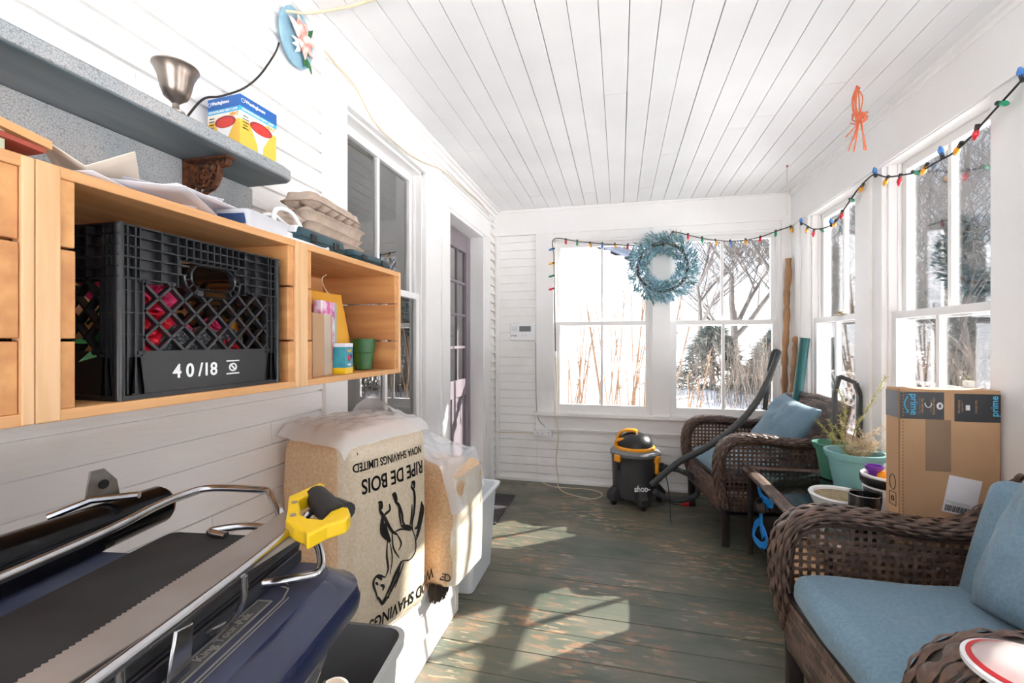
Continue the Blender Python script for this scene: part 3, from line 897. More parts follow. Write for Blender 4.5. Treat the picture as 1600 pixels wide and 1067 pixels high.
ch1.location = (.885, 1.35, 0); ch1.rotation_euler = (0, 0, R(3))
ch2 = dup(ch1, (.865, 3.235, 0), R(8), 'brown wicker armchair by the end windows with the vacuum wand across it')
def place(o, chair, loc, rot=(0, 0, 0)):
    o.matrix_world = Matrix.Translation(chair.location) @ Matrix.Rotation(chair.rotation_euler[2], 4, 'Z') @ Matrix.Translation(loc) @ Matrix.Rotation(rot[2], 4, 'Z') @ Matrix.Rotation(rot[1], 4, 'Y') @ Matrix.Rotation(rot[0], 4, 'X')
def pad(name, lab, cat, h, r, amp=.006, seed=0, bulge=.012, n=18):
    m = rbox((0, 0, 0), h, r, n, amp, 7, seed, bulge)
    o = m.build(name, M['blue'], None, smooth=180)
    md = o.modifiers.new('s', 'SUBSURF'); md.levels = 1; md.render_levels = 1
    return tag(o, lab, cat)
def pillow(lab, w=.46, h=.46, th=.15, seed=0, crease=.02):
    mb = MB(); n = 26
    for sg in (-1, 1):
        def fn(u, v, sg=sg):
            a = 2 * u - 1; b = 2 * v - 1
            f = max(0, (1 - abs(a) ** 2.6) * (1 - abs(b) ** 2.6)) ** .55
            pinch = 1 - .07 * (abs(a) ** 2) * (1 - abs(b)) * 0 
            sx = 1 - .08 * (1 - b * b) * abs(a) ** 3; sy = 1 - .08 * (1 - a * a) * abs(b) ** 3
            nz = noise.noise(Vector((a * 1.8 + seed, b * 1.8, sg * 3))) * crease * f + noise.noise(Vector((a * 5 + seed, b * 3, sg))) * crease * .35 * f
            return Vector((sg * (f * th / 2 + nz), a * w / 2 * sx, b * h / 2 * sy))
        mb.grid(fn, n, n)
    mb.uv = {}
    o = mb.build('throw_pillow', M['blue'], None, smooth=180)
    bm = bmesh.new(); bm.from_mesh(o.data); bmesh.ops.remove_doubles(bm, verts=bm.verts, dist=.0008); bmesh.ops.recalc_face_normals(bm, faces=bm.faces); bm.to_mesh(o.data); bm.free()
    for p in o.data.polygons: p.use_smooth = True
    return tag(o, lab, 'pillow')
s1 = pad('seat_cushion', 'blue seat cushion of the nearest wicker armchair', 'cushion', (.31, .295, .058), .045, .006, 1)
place(s1, ch1, (-.02, 0, .425))
b1 = pad('back_cushion', 'thin blue back cushion at the foot of the nearest armchair back', 'cushion', (.045, .28, .20), .04, .006, 2)
place(b1, ch1, (.20, 0, .62), (0, R(14), 0))
p1 = pillow('big blue throw pillow leaning in the nearest armchair, at the right edge', .46, .44, .17, 3)
place(p1, ch1, (.165, -.03, .70), (R(-8), R(24), R(-8)))
s2 = pad('seat_cushion', 'blue seat cushion of the far armchair by the end windows', 'cushion', (.30, .295, .05), .042, .006, 5)
place(s2, ch2, (-.01, 0, .415))
p2 = pillow('creased blue throw pillow leaning in the far armchair', .52, .42, .16, 8, .03)
place(p2, ch2, (.17, -.02, .665), (R(6), R(33), 0))

# ------------------------------------------------------------ side table between the chairs
TZ = .50
tb = thing('side_table', 'low wicker table with a dark glass top between the two armchairs', 'table', (.99, 2.31, 0))
off = Vector(tb.location)
TX0, TX1, TY0, TY1 = .725, 1.262, 1.79, 2.815
M['tglass'] = mat('dark_table_glass', '#1d2422', .06, spec=.8)
MB(off).box((TX0 + .03, TY0 + .03, TZ - .012), (TX1 - .03, TY1 - .03, TZ - .004)).build('glass_top', M['tglass'], tb, smooth=0)
for a, b, nm in (((TX0, TY0), (TX0, TY1), 0), ((TX1, TY0), (TX1, TY1), 0), ((TX0, TY0), (TX1, TY0), 0), ((TX0, TY1), (TX1, TY1), 0)):
    m = MB(off).tube([(a[0] + (b[0] - a[0]) * k / 12, a[1] + (b[1] - a[1]) * k / 12, TZ - .014) for k in range(13)], 1, 12, flat=(.016, .03, (0, 0, 1)))
    m.build('wicker_edge', M['wick'], tb, smooth=60)
for x in (TX0 + .01, TX1 - .01):
    for y in (TY0 + .01, TY1 - .01):
        MB(off).loft([(x, y, .013, .013, .003, 0), (x, y, .013, .013, .003, TZ - .02)], 3).build('leg', M['leg'], tb, smooth=30)
MB(off).box((TX0 + .01, TY1 - .006, .30), (TX1, TY1, TZ - .02)).build('apron', M['leg'], tb)
MB(off).box((TX0 + .02, TY0 + .02, .10), (TX1 - .02, TY1 - .02, .112)).build('lower_shelf', M['leg'], tb)

def pot(name, lab, c, r0, r1, h, m, rim=.012, rimh=.03, n=40):
    mb = MB(); 
    prof = [(r0 * .8, 0), (r0, .002), (r0 + (r1 - r0) * .85, h - rimh), (r1 + rim * .3, h - rimh), (r1 + rim, h - .004), (r1 + rim, h), (r1 - .001, h), (r1 - .004, h - .006), (r0 - .004, .012), (.0001, .012)]
    mb.lathe(prof, (0, 0, 0), n)
    t = thing(name, lab, 'flower pot', c)
    mb.build('pot_body', m, t, smooth=35)
    MB().lathe([(r0 + (r1 - r0) * .8 - .006, h * .80 - .004), (r0 + (r1 - r0) * .8 - .008, h * .80), (.0001, h * .82)], (0, 0, 0), 24).build('soil', mat('potting_soil', '#5a4a3c', .95, col2='#8a7660', nscale=60, bump=.6), t)
    return t
M['teal'] = mat('teal_pot', '#7cb0b2', .35); M['greenpot'] = mat('green_pot', '#4c8a74', .4)
tp = pot('flower_pot', 'teal plastic pot with the rosemary, on the table', (1.085, 2.42, TZ), .078, .112, .205, M['teal'])
gp = pot('flower_pot', 'dark green plastic pot behind the teal pot on the table', (1.12, 2.685, TZ), .07, .098, .185, M['greenpot'])
def rosemary(stems, seed, dens=90, nl=.018):
    rn = random.Random(seed); st = MB(); lf = MB()
    for pts, r in stems:
        P = bez(pts, 6); st.tube(P, [r * (1 - .6 * i / len(P)) for i in range(len(P))], 5)
        L = sum((P[i + 1] - P[i]).length for i in range(len(P) - 1))
        for k in range(int(L * dens * 10)):
            t = rn.uniform(.15, 1) * (len(P) - 1); i = min(int(t), len(P) - 2); p = P[i].lerp(P[i + 1], t - i); d = (P[i + 1] - P[i]).normalized()
            a = Vector((rn.uniform(-1, 1), rn.uniform(-1, 1), rn.uniform(-.4, .8))); a = (a - d * a.dot(d)).normalized()
            e = (a + d * rn.uniform(.2, .9)).normalized() * nl * rn.uniform(.6, 1.2); s = e.cross(d).normalized() * .0013
            lf.add([p - s, p + s, p + e], [(0, 1, 2)])
    st.uv = {}; return st, lf
def plant(name, lab, c, stems, seed, dens, nl, mleaf, mstem):
    t = thing(name, lab, 'plant', c); st, lf = rosemary(stems, seed, dens, nl)
    st.build('stem', mstem, t); lf.build('leaves', mleaf, t, smooth=0, recalc=False, solid=.0006); return t
M['leafy'] = mat('yellow_green_leaves', '#a8ab5c', .6, col2='#c4c07c', nscale=30)
M['dryleaf'] = mat('pale_dry_leaves', '#cbb896', .7, col2='#e0d3bc', nscale=30)
M['stemy'] = mat('rosemary_stem', '#9a8452', .7)
rn = random.Random(9)
plant('rosemary', 'green rosemary sprigs growing in the teal pot', (1.085, 2.42, TZ + .165),
      [([(-.02, .0, 0), (.0, 0, .14), (.05, -.03, .27), (.10, -.05, .40)], .003), ([(-.02, .02, 0), (-.04, .03, .10), (-.03, .02, .22), (-.055, .03, .33)], .0025),
       ([(0, 0, 0), (-.06, 0, .06), (-.11, 0, .12)], .002), ([(0, 0, 0), (-.04, -.02, .08), (-.09, -.02, .16)], .002)], 1, 60, .019, M['leafy'], M['stemy'])
plant('dried_herb', 'pale dried herb tangle filling the teal pot', (1.09, 2.41, TZ + .165),
      [([(0, 0, 0), (rn.uniform(-.05, .06), rn.uniform(-.05, .05), rn.uniform(.04, .09)), (rn.uniform(-.10, .13), rn.uniform(-.08, .08), rn.uniform(.05, .20))], .0014) for i in range(34)], 2, 34, .014, M['dryleaf'], mat('dry_stem', '#b39a78', .8))
plant('rosemary', 'yellow-green rosemary sprig leaning out of the green pot', (1.12, 2.685, TZ + .14),
      [([(0, 0, 0), (-.03, 0, .08), (-.10, 0, .17)], .002), ([(0, 0, 0), (.02, -.02, .1), (.0, -.03, .2)], .002), ([(0, 0, 0), (-.02, -.02, .08), (-.05, -.03, .17)], .002)], 3, 60, .018, M['leafy'], M['stemy'])

# white dish of soil, black and white planter, toy cup and ball
t = thing('planter_dish', 'white round planter dish of dry soil at the front of the table', 'dish', (.945, 2.225, TZ))
MB().lathe([(.085, 0), (.10, .004), (.118, .045), (.122, .052), (.118, .058), (.104, .054), (.098, .03), (.0001, .03)], (0, 0, 0), 48).build('dish', M['whitepl'], t)
MB().lathe([(.0985, .034), (.098, .046), (.0001, .05)], (0, 0, 0), 32).build('soil', mat('dish_soil', '#8d7a5e', .95, col2='#a89676', nscale=60, bump=.5), t)
t = thing('basket_pail', 'white pail with a black band and glossy black panels, behind the parcel edge', 'pail', (PY(1344, 720, 2.09).x + .10, 2.075, TZ))
MB().lathe([(.085, 0), (.09, .004), (.088, .10), (.094, .165), (.098, .19), (.092, .194), (.086, .16), (.08, .02), (.0001, .015)], (0, 0, 0), 40).build('pail_body', M['whitepl'], t)
MB().lathe([(.0945, .150), (.0985, .158), (.101, .18), (.096, .183)], (0, 0, 0), 40).build('black_band', M['black'], t, solid=.002)
for k in range(4):
    a = R(200 + 90 * k); 
    g = MB().grid(lambda u, v: (math.cos(a + (u - .5) * .95 * (1 - .35 * v * v)) * (.0905 + .0005), math.sin(a + (u - .5) * .95 * (1 - .35 * v * v)) * .0905, .140 - v * .12), 10, 8); g.uv = {}
    g.build('black_panel', M['black'], t, solid=.003)
t = thing('hanging_cup', 'glossy black cup with a wire rim standing before the white pail', 'cup', (PY(1350, 760, 2.03).x, 2.03, TZ))
MB().lathe([(.03, 0), (.04, .01), (.052, .06), (.05, .12), (.047, .12), (.044, .06), (.03, .01), (.0001, .008)], (0, 0, 0), 28).build('cup_body', M['black'], t)
MB().tube([(math.cos(a / 24 * 2 * PI) * .053, math.sin(a / 24 * 2 * PI) * .053, .122) for a in range(24)], .002, 6, closed=True).build('wire_rim', M['chrome'], t)
t = thing('toy_cup', 'purple plastic toy cup standing in the white pail', 'cup', (PY(1366, 720, 2.07).x, 2.07, TZ + .165))
MB().lathe([(.018, 0), (.019, .003), (.025, .042), (.029, .045), (.03, .062), (.027, .062), (.024, .045), (.0001, .04)], (0, 0, 0), 24).build('cup_body', mat('purple_plastic', '#6a2c9c', .35), t)
o = MB().ball((0, 0, 0), .024, 12).build('toy_ball', M['orange'], None, smooth=180); o.location = (PY(1381, 720, 2.045).x, 2.045, TZ + .19); tag(o, 'orange ball lying in the white pail next to the purple cup', 'ball')
o = MB().lathe([(.04, 0), (.042, .005), (.02, .2), (.014, .27), (.0001, .275)], (0, 0, 0), 20).build('black_bottle', M['matte_black'], None); o.location = (1.215, 2.24, TZ); tag(o, 'tapering black bottle behind the parcel and the pail', 'bottle')

# ------------------------------------------------------------ tall parcel on the table
BX0, BX1, BYF, BD, BH = .977, 1.268, 1.865, .088, .556
bt = thing('parcel', 'tall brown parcel with black printed tape standing on the table', 'box', (1.12, BYF + BD / 2, TZ))
off = Vector(bt.location)
MB(off).box((BX0, BYF, TZ), (BX1, BYF + BD, TZ + BH)).build('carton', M['card'], bt, smooth=0, bevel=.002)
fm = MB(off)
for k in range(46):
    z = TZ + .01 + k * .0118; fm.box((BX0 + .006, BYF - .0012, z), (BX0 + .0095, BYF, z + .006))
fm.box((BX0 - .0012, BYF + .003, TZ), (BX0, BYF + .010, TZ + BH))
fm.build('flap_edge', mat('cardboard_edge_dark', '#9a7654', .9), bt, smooth=0)
zt = TZ + BH - .018
M['tapeink'] = mat('dark_tape', '#34363b', .35); M['cyan'] = mat('cyan_ink', '#4fb6e0', .5)
MB(off).box((BX0 - .0008, BYF - .0006, zt - .088), (BX0 + .130, BYF - .0001, zt + .008)).build('printed_tape', M['tapeink'], bt, smooth=0)
MB(off).box((BX0 + .16, BYF - .0006, zt - .092), (BX1, BYF - .0001, zt + .005)).build('printed_tape', M['tapeink'], bt, smooth=0)
MB(off).box((BX0 - .0006, BYF, zt - .088), (BX0 - .0001, BYF + BD, zt + .008)).build('printed_tape', mat('lighter_tape', '#66656a', .4), bt, smooth=0)  # tape on the narrow side in a lighter grey than the front
fy = BYF - .0012
def ft(s, size, x, z, m='card', rot=-90, **k):
    a = R(rot); return text(s, size, (x, fy, z), (math.cos(a), 0, math.sin(a)), (-math.sin(a), 0, math.cos(a)), m, bt, off=off, **k)
ft('prime', .032, BX0 + .040, zt - .036, 'cyan', bold=.01)
ft('prime', .030, BX1 - .017, zt - .036, 'cyan', rot=90, bold=.01)
ft('fast delivery', .0105, BX0 + .066, zt - .04); ft('unlimited, on millions of items', .005, BX0 + .058, zt - .04)
ft('video streaming', .0095, BX0 + .100, zt - .04); ft('movies and TV shows', .005, BX0 + .091, zt - .04)
ft('fast shipping', .0095, BX0 + .172, zt - .04, rot=90); ft('fast delivery', .0095, BX0 + .222, zt - .04, rot=-90); ft('unlimited, eligible', .005, BX0 + .182, zt - .04)
sm = MB(off)
sm.tube([(BX0 + .014 + .010 * math.sin(k / 12 * PI) * -1 + .008, fy, zt - .008 - .056 * k / 12) for k in range(13)], .0018, 5).tube([(BX0 + .014, fy, zt - .066), (BX0 + .023, fy, zt - .066), (BX0 + .022, fy, zt - .056)], .0013, 5)
sm.build('printed_mark', M['cyan'], bt)
sm = MB(off); sm.tube([(BX0 + .083 + .010 * math.cos(k / 8 * PI), fy, zt - .03 - .016 * math.sin(k / 8 * PI)) for k in range(9)], .0015, 5)
sm.build('printed_mark', M['whiteink'], bt); sm = MB(off); sm.tube([(BX0 + .117 + .007 * math.cos(k / 12 * 2 * PI), fy, zt - .04 + .010 * math.sin(k / 12 * 2 * PI)) for k in range(12)], .003, 5, closed=True)
sm.build('printed_mark', M['whiteink'], bt); sm = MB(off); sm.box((BX0 + .192, fy, zt - .052), (BX0 + .204, fy + .0004, zt - .034)); sm.build('printed_mark', M['whiteink'], bt)
sm.build('printed_headphones', M['whiteink'], bt) if False else None
sm = MB(off); sm.tube([(fxx, BYF + .045 + .018 * math.cos(k / 16 * 2 * PI), TZ + .21 + .028 * math.sin(k / 16 * 2 * PI)) for k in range(16) for fxx in (BX0 - .001,)], .0012, 4, closed=True)
sm.build('printed_mark', M['ink'], bt); sm = MB(off); sm.tube([(BX0 - .001, BYF + .045 + .008 * math.cos(k / 6 * 2 * PI), TZ + .15 + .009 * math.sin(k / 6 * 2 * PI)) for k in range(6)], .0016, 4, closed=True)
for a, b in ((-.02, -.024), (.02, -.024)): sm.box((BX0 - .0012, BYF + .045 + a - .001, TZ + .126), (BX0 - .0004, BYF + .045 + a + .001, TZ + .174))
sm.box((BX0 - .0012, BYF + .025, TZ + .126), (BX0 - .0004, BYF + .065, TZ + .128)).box((BX0 - .0012, BYF + .025, TZ + .172), (BX0 - .0004, BYF + .065, TZ + .174))
sm.build('printed_mark', M['ink'], bt)
MB(off).box((BX0 + .075, BYF - .0004, zt - .27), (BX0 + .150, BYF, zt - .088)).build('clear_tape', film('shiny_clear_tape', .14, (.86, .74, .60), .15), bt, smooth=0)
# address label, turned a little
lab = MB(off); ang = R(-10); lc = PY(1503, 775, fy); lu = Vector((math.cos(ang), 0, math.sin(ang))); lv = Vector((-math.sin(ang), 0, math.cos(ang)))
lab.prism([(-.048, -.065), (.048, -.065), (.048, .065), (-.048, .065)], .0006, lc, lu, lv)
lo = lab.build('address_label', M['paper'], bt, smooth=0)
lk = MB(off); rn = random.Random(4); x = -.042
def lq(x0, y0, x1, y1): lk.prism([(x0, y0), (x1, y0), (x1, y1), (x0, y1)], .0004, lc + Vector((0, -.0008, 0)), lu, lv)
while x < .03: 
    wdt = rn.uniform(.0008, .0028); lq(x, -.060, x + wdt, -.038); x += wdt + rn.uniform(.0008, .002)
lq(.036, -.045, .04, -.032)
for k in range(3): lq(-.044 + .01 * k, -.026 - .004 * k, .03, -.0252 - .004 * k)
lk.build('barcode', M['ink'], bt, smooth=0, recalc=False)
# shut cardboard flap box below the table
o = MB().box((-.2, -.19, 0), (.2, .19, .24)).build('cardboard_box', M['card'], None, smooth=0, bevel=.002); o.location = (.965, 2.03, .113)
tag(o, 'cardboard box on the shelf under the table behind the nearest armchair', 'box')
mb = MB(); mb.add([(-.202, -.19, .238), (-.202, .19, .238), (-.245, .19, .03), (-.245, -.19, .03)], [(0, 1, 2, 3)]); mb.build('open_flap', M['cardedge'], o, smooth=0, solid=.004)

# blue strap harness hanging at the table corner
M['bluestrap'] = mat('bright_blue_strap', '#1f8ae0', .4)
t = thing('strap_harness', 'bright blue plastic strap harness lying under the table corner', 'harness', (.78, 2.62, .112))
def band(pts, wd, m='bluestrap', nm='strap', th=.004, up=(1, 0, 0)):
    MB().tube(bez(pts, 6), 1, 8, flat=(th, wd / 2, up)).build(nm, M[m], t)
band([(0, .0, .30), (-.02, .06, .33), (-.02, .12, .30), (-.01, .10, .25), (0, .02, .245), (0, -.04, .26), (0, .0, .30)], .045)
band([(0, .02, .25), (-.02, .07, .18), (-.03, .03, .10), (-.03, .0, .06)], .06)
band([(-.03, .06, .13), (-.04, .11, .08), (-.05, .10, .02), (-.03, .02, .008), (-.02, -.02, .06), (-.03, .03, .12)], .04)
band([(-.02, .0, .22), (-.045, .05, .20), (-.045, .09, .22), (-.02, .10, .24)], .05, 'bootbrown' if 'bootbrown' in M else 'leg', 'leather_patch')
MB().box((-.02, -.05, 0), (.10, .14, .03)).build('base_plate', M['leg'], t, bevel=.004)

# folded grey cart handle standing between table and far chair
t = thing('cart_handle', 'folded grey cart handle frame standing on the rear table corner', 'cart handle', (1.19, 2.77, TZ))
fr = [(-.045, 0, 0), (-.040, .01, .44), (-.018, .01, .535), (.055, .0, .50), (.068, -.01, .44), (.066, -.01, 0)]
for a, b in zip(fr[:-1], fr[1:]):
    MB().bar(a, b, .02, .026, (0, 1, 0)).build('frame_bar', M['rubber'], t, bevel=.003)
MB().box((-.05, -.012, 0), (.078, .02, .02)).build('foot_bar', M['rubber'], t, bevel=.003)

# ------------------------------------------------------------ sticks and tube in the corner
M['stick'] = mat('peeled_stick', '#b0835a', .6, col2='#7e5a3c', nscale=14, stretch=(1, 1, .25), bump=.4, bscale=20)
def stick(lab, a, b, r, seed, wob=.012, knob=None):
    rn = random.Random(seed); a = Vector(a); b = Vector(b); N = 14
    pts = [a.lerp(b, i / N) + Vector((rn.uniform(-1, 1), rn.uniform(-1, 1), 0)) * wob * (0 if i in (0,) else 1) for i in range(N + 1)]
    pts = bez(pts, 4); rs = [r * (1 + .13 * math.sin(i * 1.3 + seed) + .1 * rn.uniform(-1, 1)) for i in range(len(pts))]
    mb = MB(a); mb.tube(pts, rs, 12); mb.uv = {}
    if knob: mb.ball(b, knob, 10, (1, 1, 1.3))
    o = mb.build('walking_stick', M['stick'], None, smooth=80); o.location = a
    return tag(o, lab, 'stick')
stick('tall knotty peeled stick leaning in the far right corner', (1.17, 3.70, 0), (1.245, 3.755, 1.855), .021, 3, .007)
stick('short carved walking stick between the tall stick and the teal tube', (1.17, 3.60, 0), (1.262, 3.66, 1.235), .017, 8, .003, .024)
tt = thing('teal_tube', 'teal cardboard tube leaning in the far right corner behind the chair', 'tube', (1.13, 3.52, 0))
MB().tube([(0, 0, 0), (.135, -.02, 1.245)], .031, 24).build('tube_body', mat('teal_card', '#1c5f60', .5), tt)
MB().tube([(.1345, -.02, 1.240), (.1353, -.02, 1.2485)], .0325, 24).build('end_cap', mat('teal_cap', '#175c5c', .5), tt)

# ------------------------------------------------------------ wet and dry vacuum
M['vacgrey'] = mat('vacuum_grey', '#3e3e40', .42, bump=.05, bscale=200)
VC = Vector((.115, 3.50, 0))
v = thing('shop_vacuum', 'dark grey and orange wet-dry vacuum standing by the end windows', 'vacuum cleaner', VC, R(-14))
MB().lathe([(.13, .055), (.155, .06), (.165, .09), (.172, .30), (.176, .36), (.18, .365), (.18, .385), (.0001, .386)], (0, 0, 0), 48).build('drum', M['vacgrey'], v)
MB().lathe([(.183, .372), (.186, .376), (.186, .392), (.178, .40), (.15, .412), (.135, .42), (.0001, .43)], (0, 0, 0), 48).build('lid', mat('vacuum_lid_grey', '#77787a', .35), v)
MB().lathe([(.14, .408), (.148, .414), (.148, .428), (.138, .434), (.0001, .436)], (0, 0, 0), 40).build('orange_ring', M['orange'], v)
MB().lathe([(.132, .425), (.128, .46), (.105, .50), (.06, .525), (.0001, .532)], (0, 0, 0), 36).build('motor_cover', M['black'], v)
MB().tube(bez([(-.13, -.01, .43), (-.125, -.01, .49), (-.09, -.01, .535), (-.02, -.01, .548), (.02, -.01, .54)], 6), 1, 10, flat=(.012, .028, (0, 0, 1))).build('carry_handle', M['orange'], v)
MB().tube(bez([(-.135, -.045, .425), (-.12, -.06, .47), (-.06, -.075, .49)], 6), 1, 8, flat=(.012, .014, (0, 0, 1))).build('handle_trim', M['orange'], v)
for a in (-120, -20, 60, 160):
    c, s_ = math.cos(R(a)), math.sin(R(a))
    mt = Matrix.Rotation(R(a), 4, 'Z')
    MB().box((.172, -.026, .335), (.20, .026, .385), mt).build('latch', M['orange'], v, bevel=.006)
    MB().box((.168, -.010, .27), (.182, .010, .335), mt).build('latch_hook', M['black'], v, bevel=.002)
for a in (-135, -60, 30, 135):
    mt = Matrix.Rotation(R(a), 4, 'Z')
    MB().loft([(.165, 0, .062, .048, .03, .045), (.168, 0, .06, .046, .03, .09), (.15, 0, .04, .035, .03, .135)], 5, mt).build('caster_housing', M['matte_black'], v)
    p = mt @ Vector((.185, 0, .026)); q = Vector((-math.sin(R(a)), math.cos(R(a)), 0))
    o = MB().tube([p - q * .013, p + q * .013], .026, 20).build('caster_wheel', M['black'], v, bevel=.004)
MB().tube([(.16, -.03, .30), (.21, -.04, .30)], .034, 20).tube([(.205, -.039, .30), (.235, -.044, .30)], .026, 20).build('hose_port', M['black'], v)
MB().box((.158, -.075, .25), (.185, .005, .35)).build('port_surround', M['orange'], v, bevel=.008)
# ribbed hose and straight wand (parts of the vacuum), placed in the vacuum's own space
inv = Matrix.Rotation(R(14), 4, 'Z') @ Matrix.Translation(-VC)
def vt(p): return inv @ Vector(p)
port = Matrix.Translation(VC) @ Matrix.Rotation(R(-14), 4, 'Z') @ Vector((.235, -.044, .30))
hp = bez([port, (.42, 3.36, .30), (.53, 3.36, .24), (.53, 3.33, .15), (.44, 3.28, .12), (.33, 3.24, .13), (.235, 3.20, .19)], 26)
rs = [.0185 + .0022 * math.sin(i * 2.1) for i in range(len(hp))]
MB().tube([vt(p) for p in hp], rs, 14).build('hose', M['rubber'], v, smooth=60)
W1 = PY(1018, 757, 3.16)
wp = bez([W1, PY(1060, 722, 3.14), PY(1105, 698, 3.12), PY(1145, 669, 3.13), PY(1178, 633, 3.15), PY(1202, 590, 3.18), PY(1214, 560, 3.2), PY(1216, 551, 3.22), PY(1209, 551, 3.24), PY(1203, 575, 3.25), PY(1198, 610, 3.25), PY(1195, 640, 3.25)], 14)
MB().tube([vt(p) for p in wp], [.021 - .006 * min(1, max(0, (i - 90) / 40)) + .0012 * math.sin(i * 2.1) for i in range(len(wp))], 14).build('hose_wand', M['rubber'], v, smooth=60)
text('shop-', .062, vt(PY(1006, 751, 3.33) + Vector((0, -.006, 0))) if False else Vector((.085, -.152, .155)), Vector((math.cos(R(30)), math.sin(R(30)), 0)), (0, 0, 1), 'whiteink', v, bold=.02, wid=.115)
MB().tube([vt(p) for p in bez([(.30, 3.42, .30), (.315, 3.20, .28), (.33, 3.17, .16), (.335, 3.16, .02), (.34, 3.12, .006)], 8)], .003, 6).build('hanging_cable', M['black'], v)
t = thing('extension_lead', 'black lead with a red plug lying between vacuum and far chair', 'cord', (.40, 3.55, 0))
off = Vector(t.location)
MB(off).tube(bez([(.30, 3.52, .006), (.345, 3.56, .006), (.40, 3.50, .006), (.44, 3.50, .012)], 8), .004, 6).build('cable', M['black'], t)
MB(off).tube([(.44, 3.50, .016), (.455, 3.50, .016), (.50, 3.505, .016)], [.010, .016, .014], 12).build('red_plug', M['red'], t)
MB(off).tube([(.50, 3.505, .016), (.55, 3.51, .016)], .012, 12).build('black_socket', M['black'], t)

# door mat
o = MB().box((-.14, -.28, 0), (.14, .28, .012)).build('door_mat', mat('dark_mat', '#3a3638', .95, col2='#4a4648', nscale=120, bump=.6, bscale=200), None, smooth=0, bevel=.003)
o.location = (-.945, 3.12, .0); tag(o, 'dark ribbed doormat on the floor in front of the mauve door', 'doormat')

# alarm panel, outlet, cords on the end wall
t = thing('alarm_panel', 'white alarm panel with a small grey screen on the end wall', 'alarm panel', PY(817, 518, EY - .008))
MB().box((-.112, -.018, -.075), (.112, 0, .075)).build('case', M['whitepl'], t, bevel=.006)
MB().box((-.028, -.0195, .003), (.075, -.0175, .05)).build('screen', mat('grey_screen', '#6f7478', .25), t)
for k in range(6):
    MB().box((-.098, -.0195, .008 + k * .007), (-.045, -.018, .011 + k * .007)).build('speaker_slot', mat('slot_grey', '#c9c9cc', .6) if k == 0 else bpy.data.materials['slot_grey'], t, smooth=0)
text('ETHOS', .016, (-.075, -.0195, -.035), (1, 0, 0), (0, 0, 1), 'ink', t, bold=.02)
for x in (0, .03): MB().tube([(x, -.018, -.03), (x, -.021, -.03)], .009, 16).build('button', mat('btn', '#dcdce0', .5) if x == 0 else bpy.data.materials['btn'], t)
t = thing('outlet_box', 'white surface outlet box with two sockets low on the end wall', 'outlet', PY(849, 675, EY - .008))
MB().box((-.08, -.035, -.027), (.08, 0, .027)).build('box', M['whitepl'], t, bevel=.004)
mb = MB()
for x in (-.045, -.005):
    for dx in (-.006, .006): mb.box((x + dx - .001, -.0362, -.004), (x + dx + .001, -.035, .008))
    mb.box((x - .002, -.0362, -.013), (x + .002, -.035, -.009))
mb.build('slots', M['ink'], t, smooth=0); MB().box((.025, -.05, -.012), (.055, -.035, .014)).build('plug', M['whitepl'], t, bevel=.003)
M['cream'] = mat('cream_cord', '#d8cbb0', .5)
def cord(name, lab, pts, r, m, cat='cord', n=7):
    P = bez(pts, n); o0 = P[0].copy(); mb = MB(o0); mb.tube(P, r, 7); mb.uv = {}
    o = mb.build(name, M[m], None, smooth=80); o.location = o0; return tag(o, lab, cat)
EW = EY - .012
cord('extension_cable', 'cream extension cord hanging from the light string and coiled on the floor', [PY(868, 552, EY - .03), PY(870, 600, EY - .03), PY(868, 640, EY - .065), PY(872, 680, EY - .065), PY(869, 720, EY - .03), (-.51, 3.77, .05), (-.50, 3.70, .006), PZ(885, 770), PZ(925, 779), PZ(941, 772), PZ(925, 765), PZ(890, 762), PZ(865, 760), PZ(848, 754)], .004, 'cream')
cord('phone_wire', 'thin dark wire from the alarm panel down to the outlet box', [PY(837, 534, EW - .012), PY(837.5, 600, EW - .016), PY(840, 650, EW - .014), PY(852, 667, EW - .02)], .0018, 'ink')
cord('corner_wire', 'cream wire running down the left corner and across to the outlet box', [PY(770, 340, EW), PY(772, 400, EW), PY(773, 500, EW), PY(774, 600, EW), PY(774, 668, EW), PY(776, 674, EW), PY(800, 675, EW - .006), PY(833, 676, EW - .008)], .0035, 'cream')
cord('ceiling_wire', 'cream wire clipped along the top of the left wall', [PX(506, 78, LX + .08), PX(525, 100, LX + .05), PX(555, 135, LX + .04), PX(585, 190, LX + .04), PX(620, 225, LX + .04), PX(655, 250, LX + .04), PX(690, 265, LX + .045), PX(720, 290, LX + .04), PX(750, 315, LX + .04), PX(764, 335, LX + .04)], .004, 'cream')
cord('cable', 'thick cream cable looping across the ceiling from the flower plaque', [PX(445, 17, LX + .03), PX(478, 20, LX + .05), PZ(500, 18, CEIL - .012), PZ(540, 11, CEIL - .012), PZ(570, 3, CEIL - .012), PZ(620, -14, CEIL - .012)], .005, 'cream')

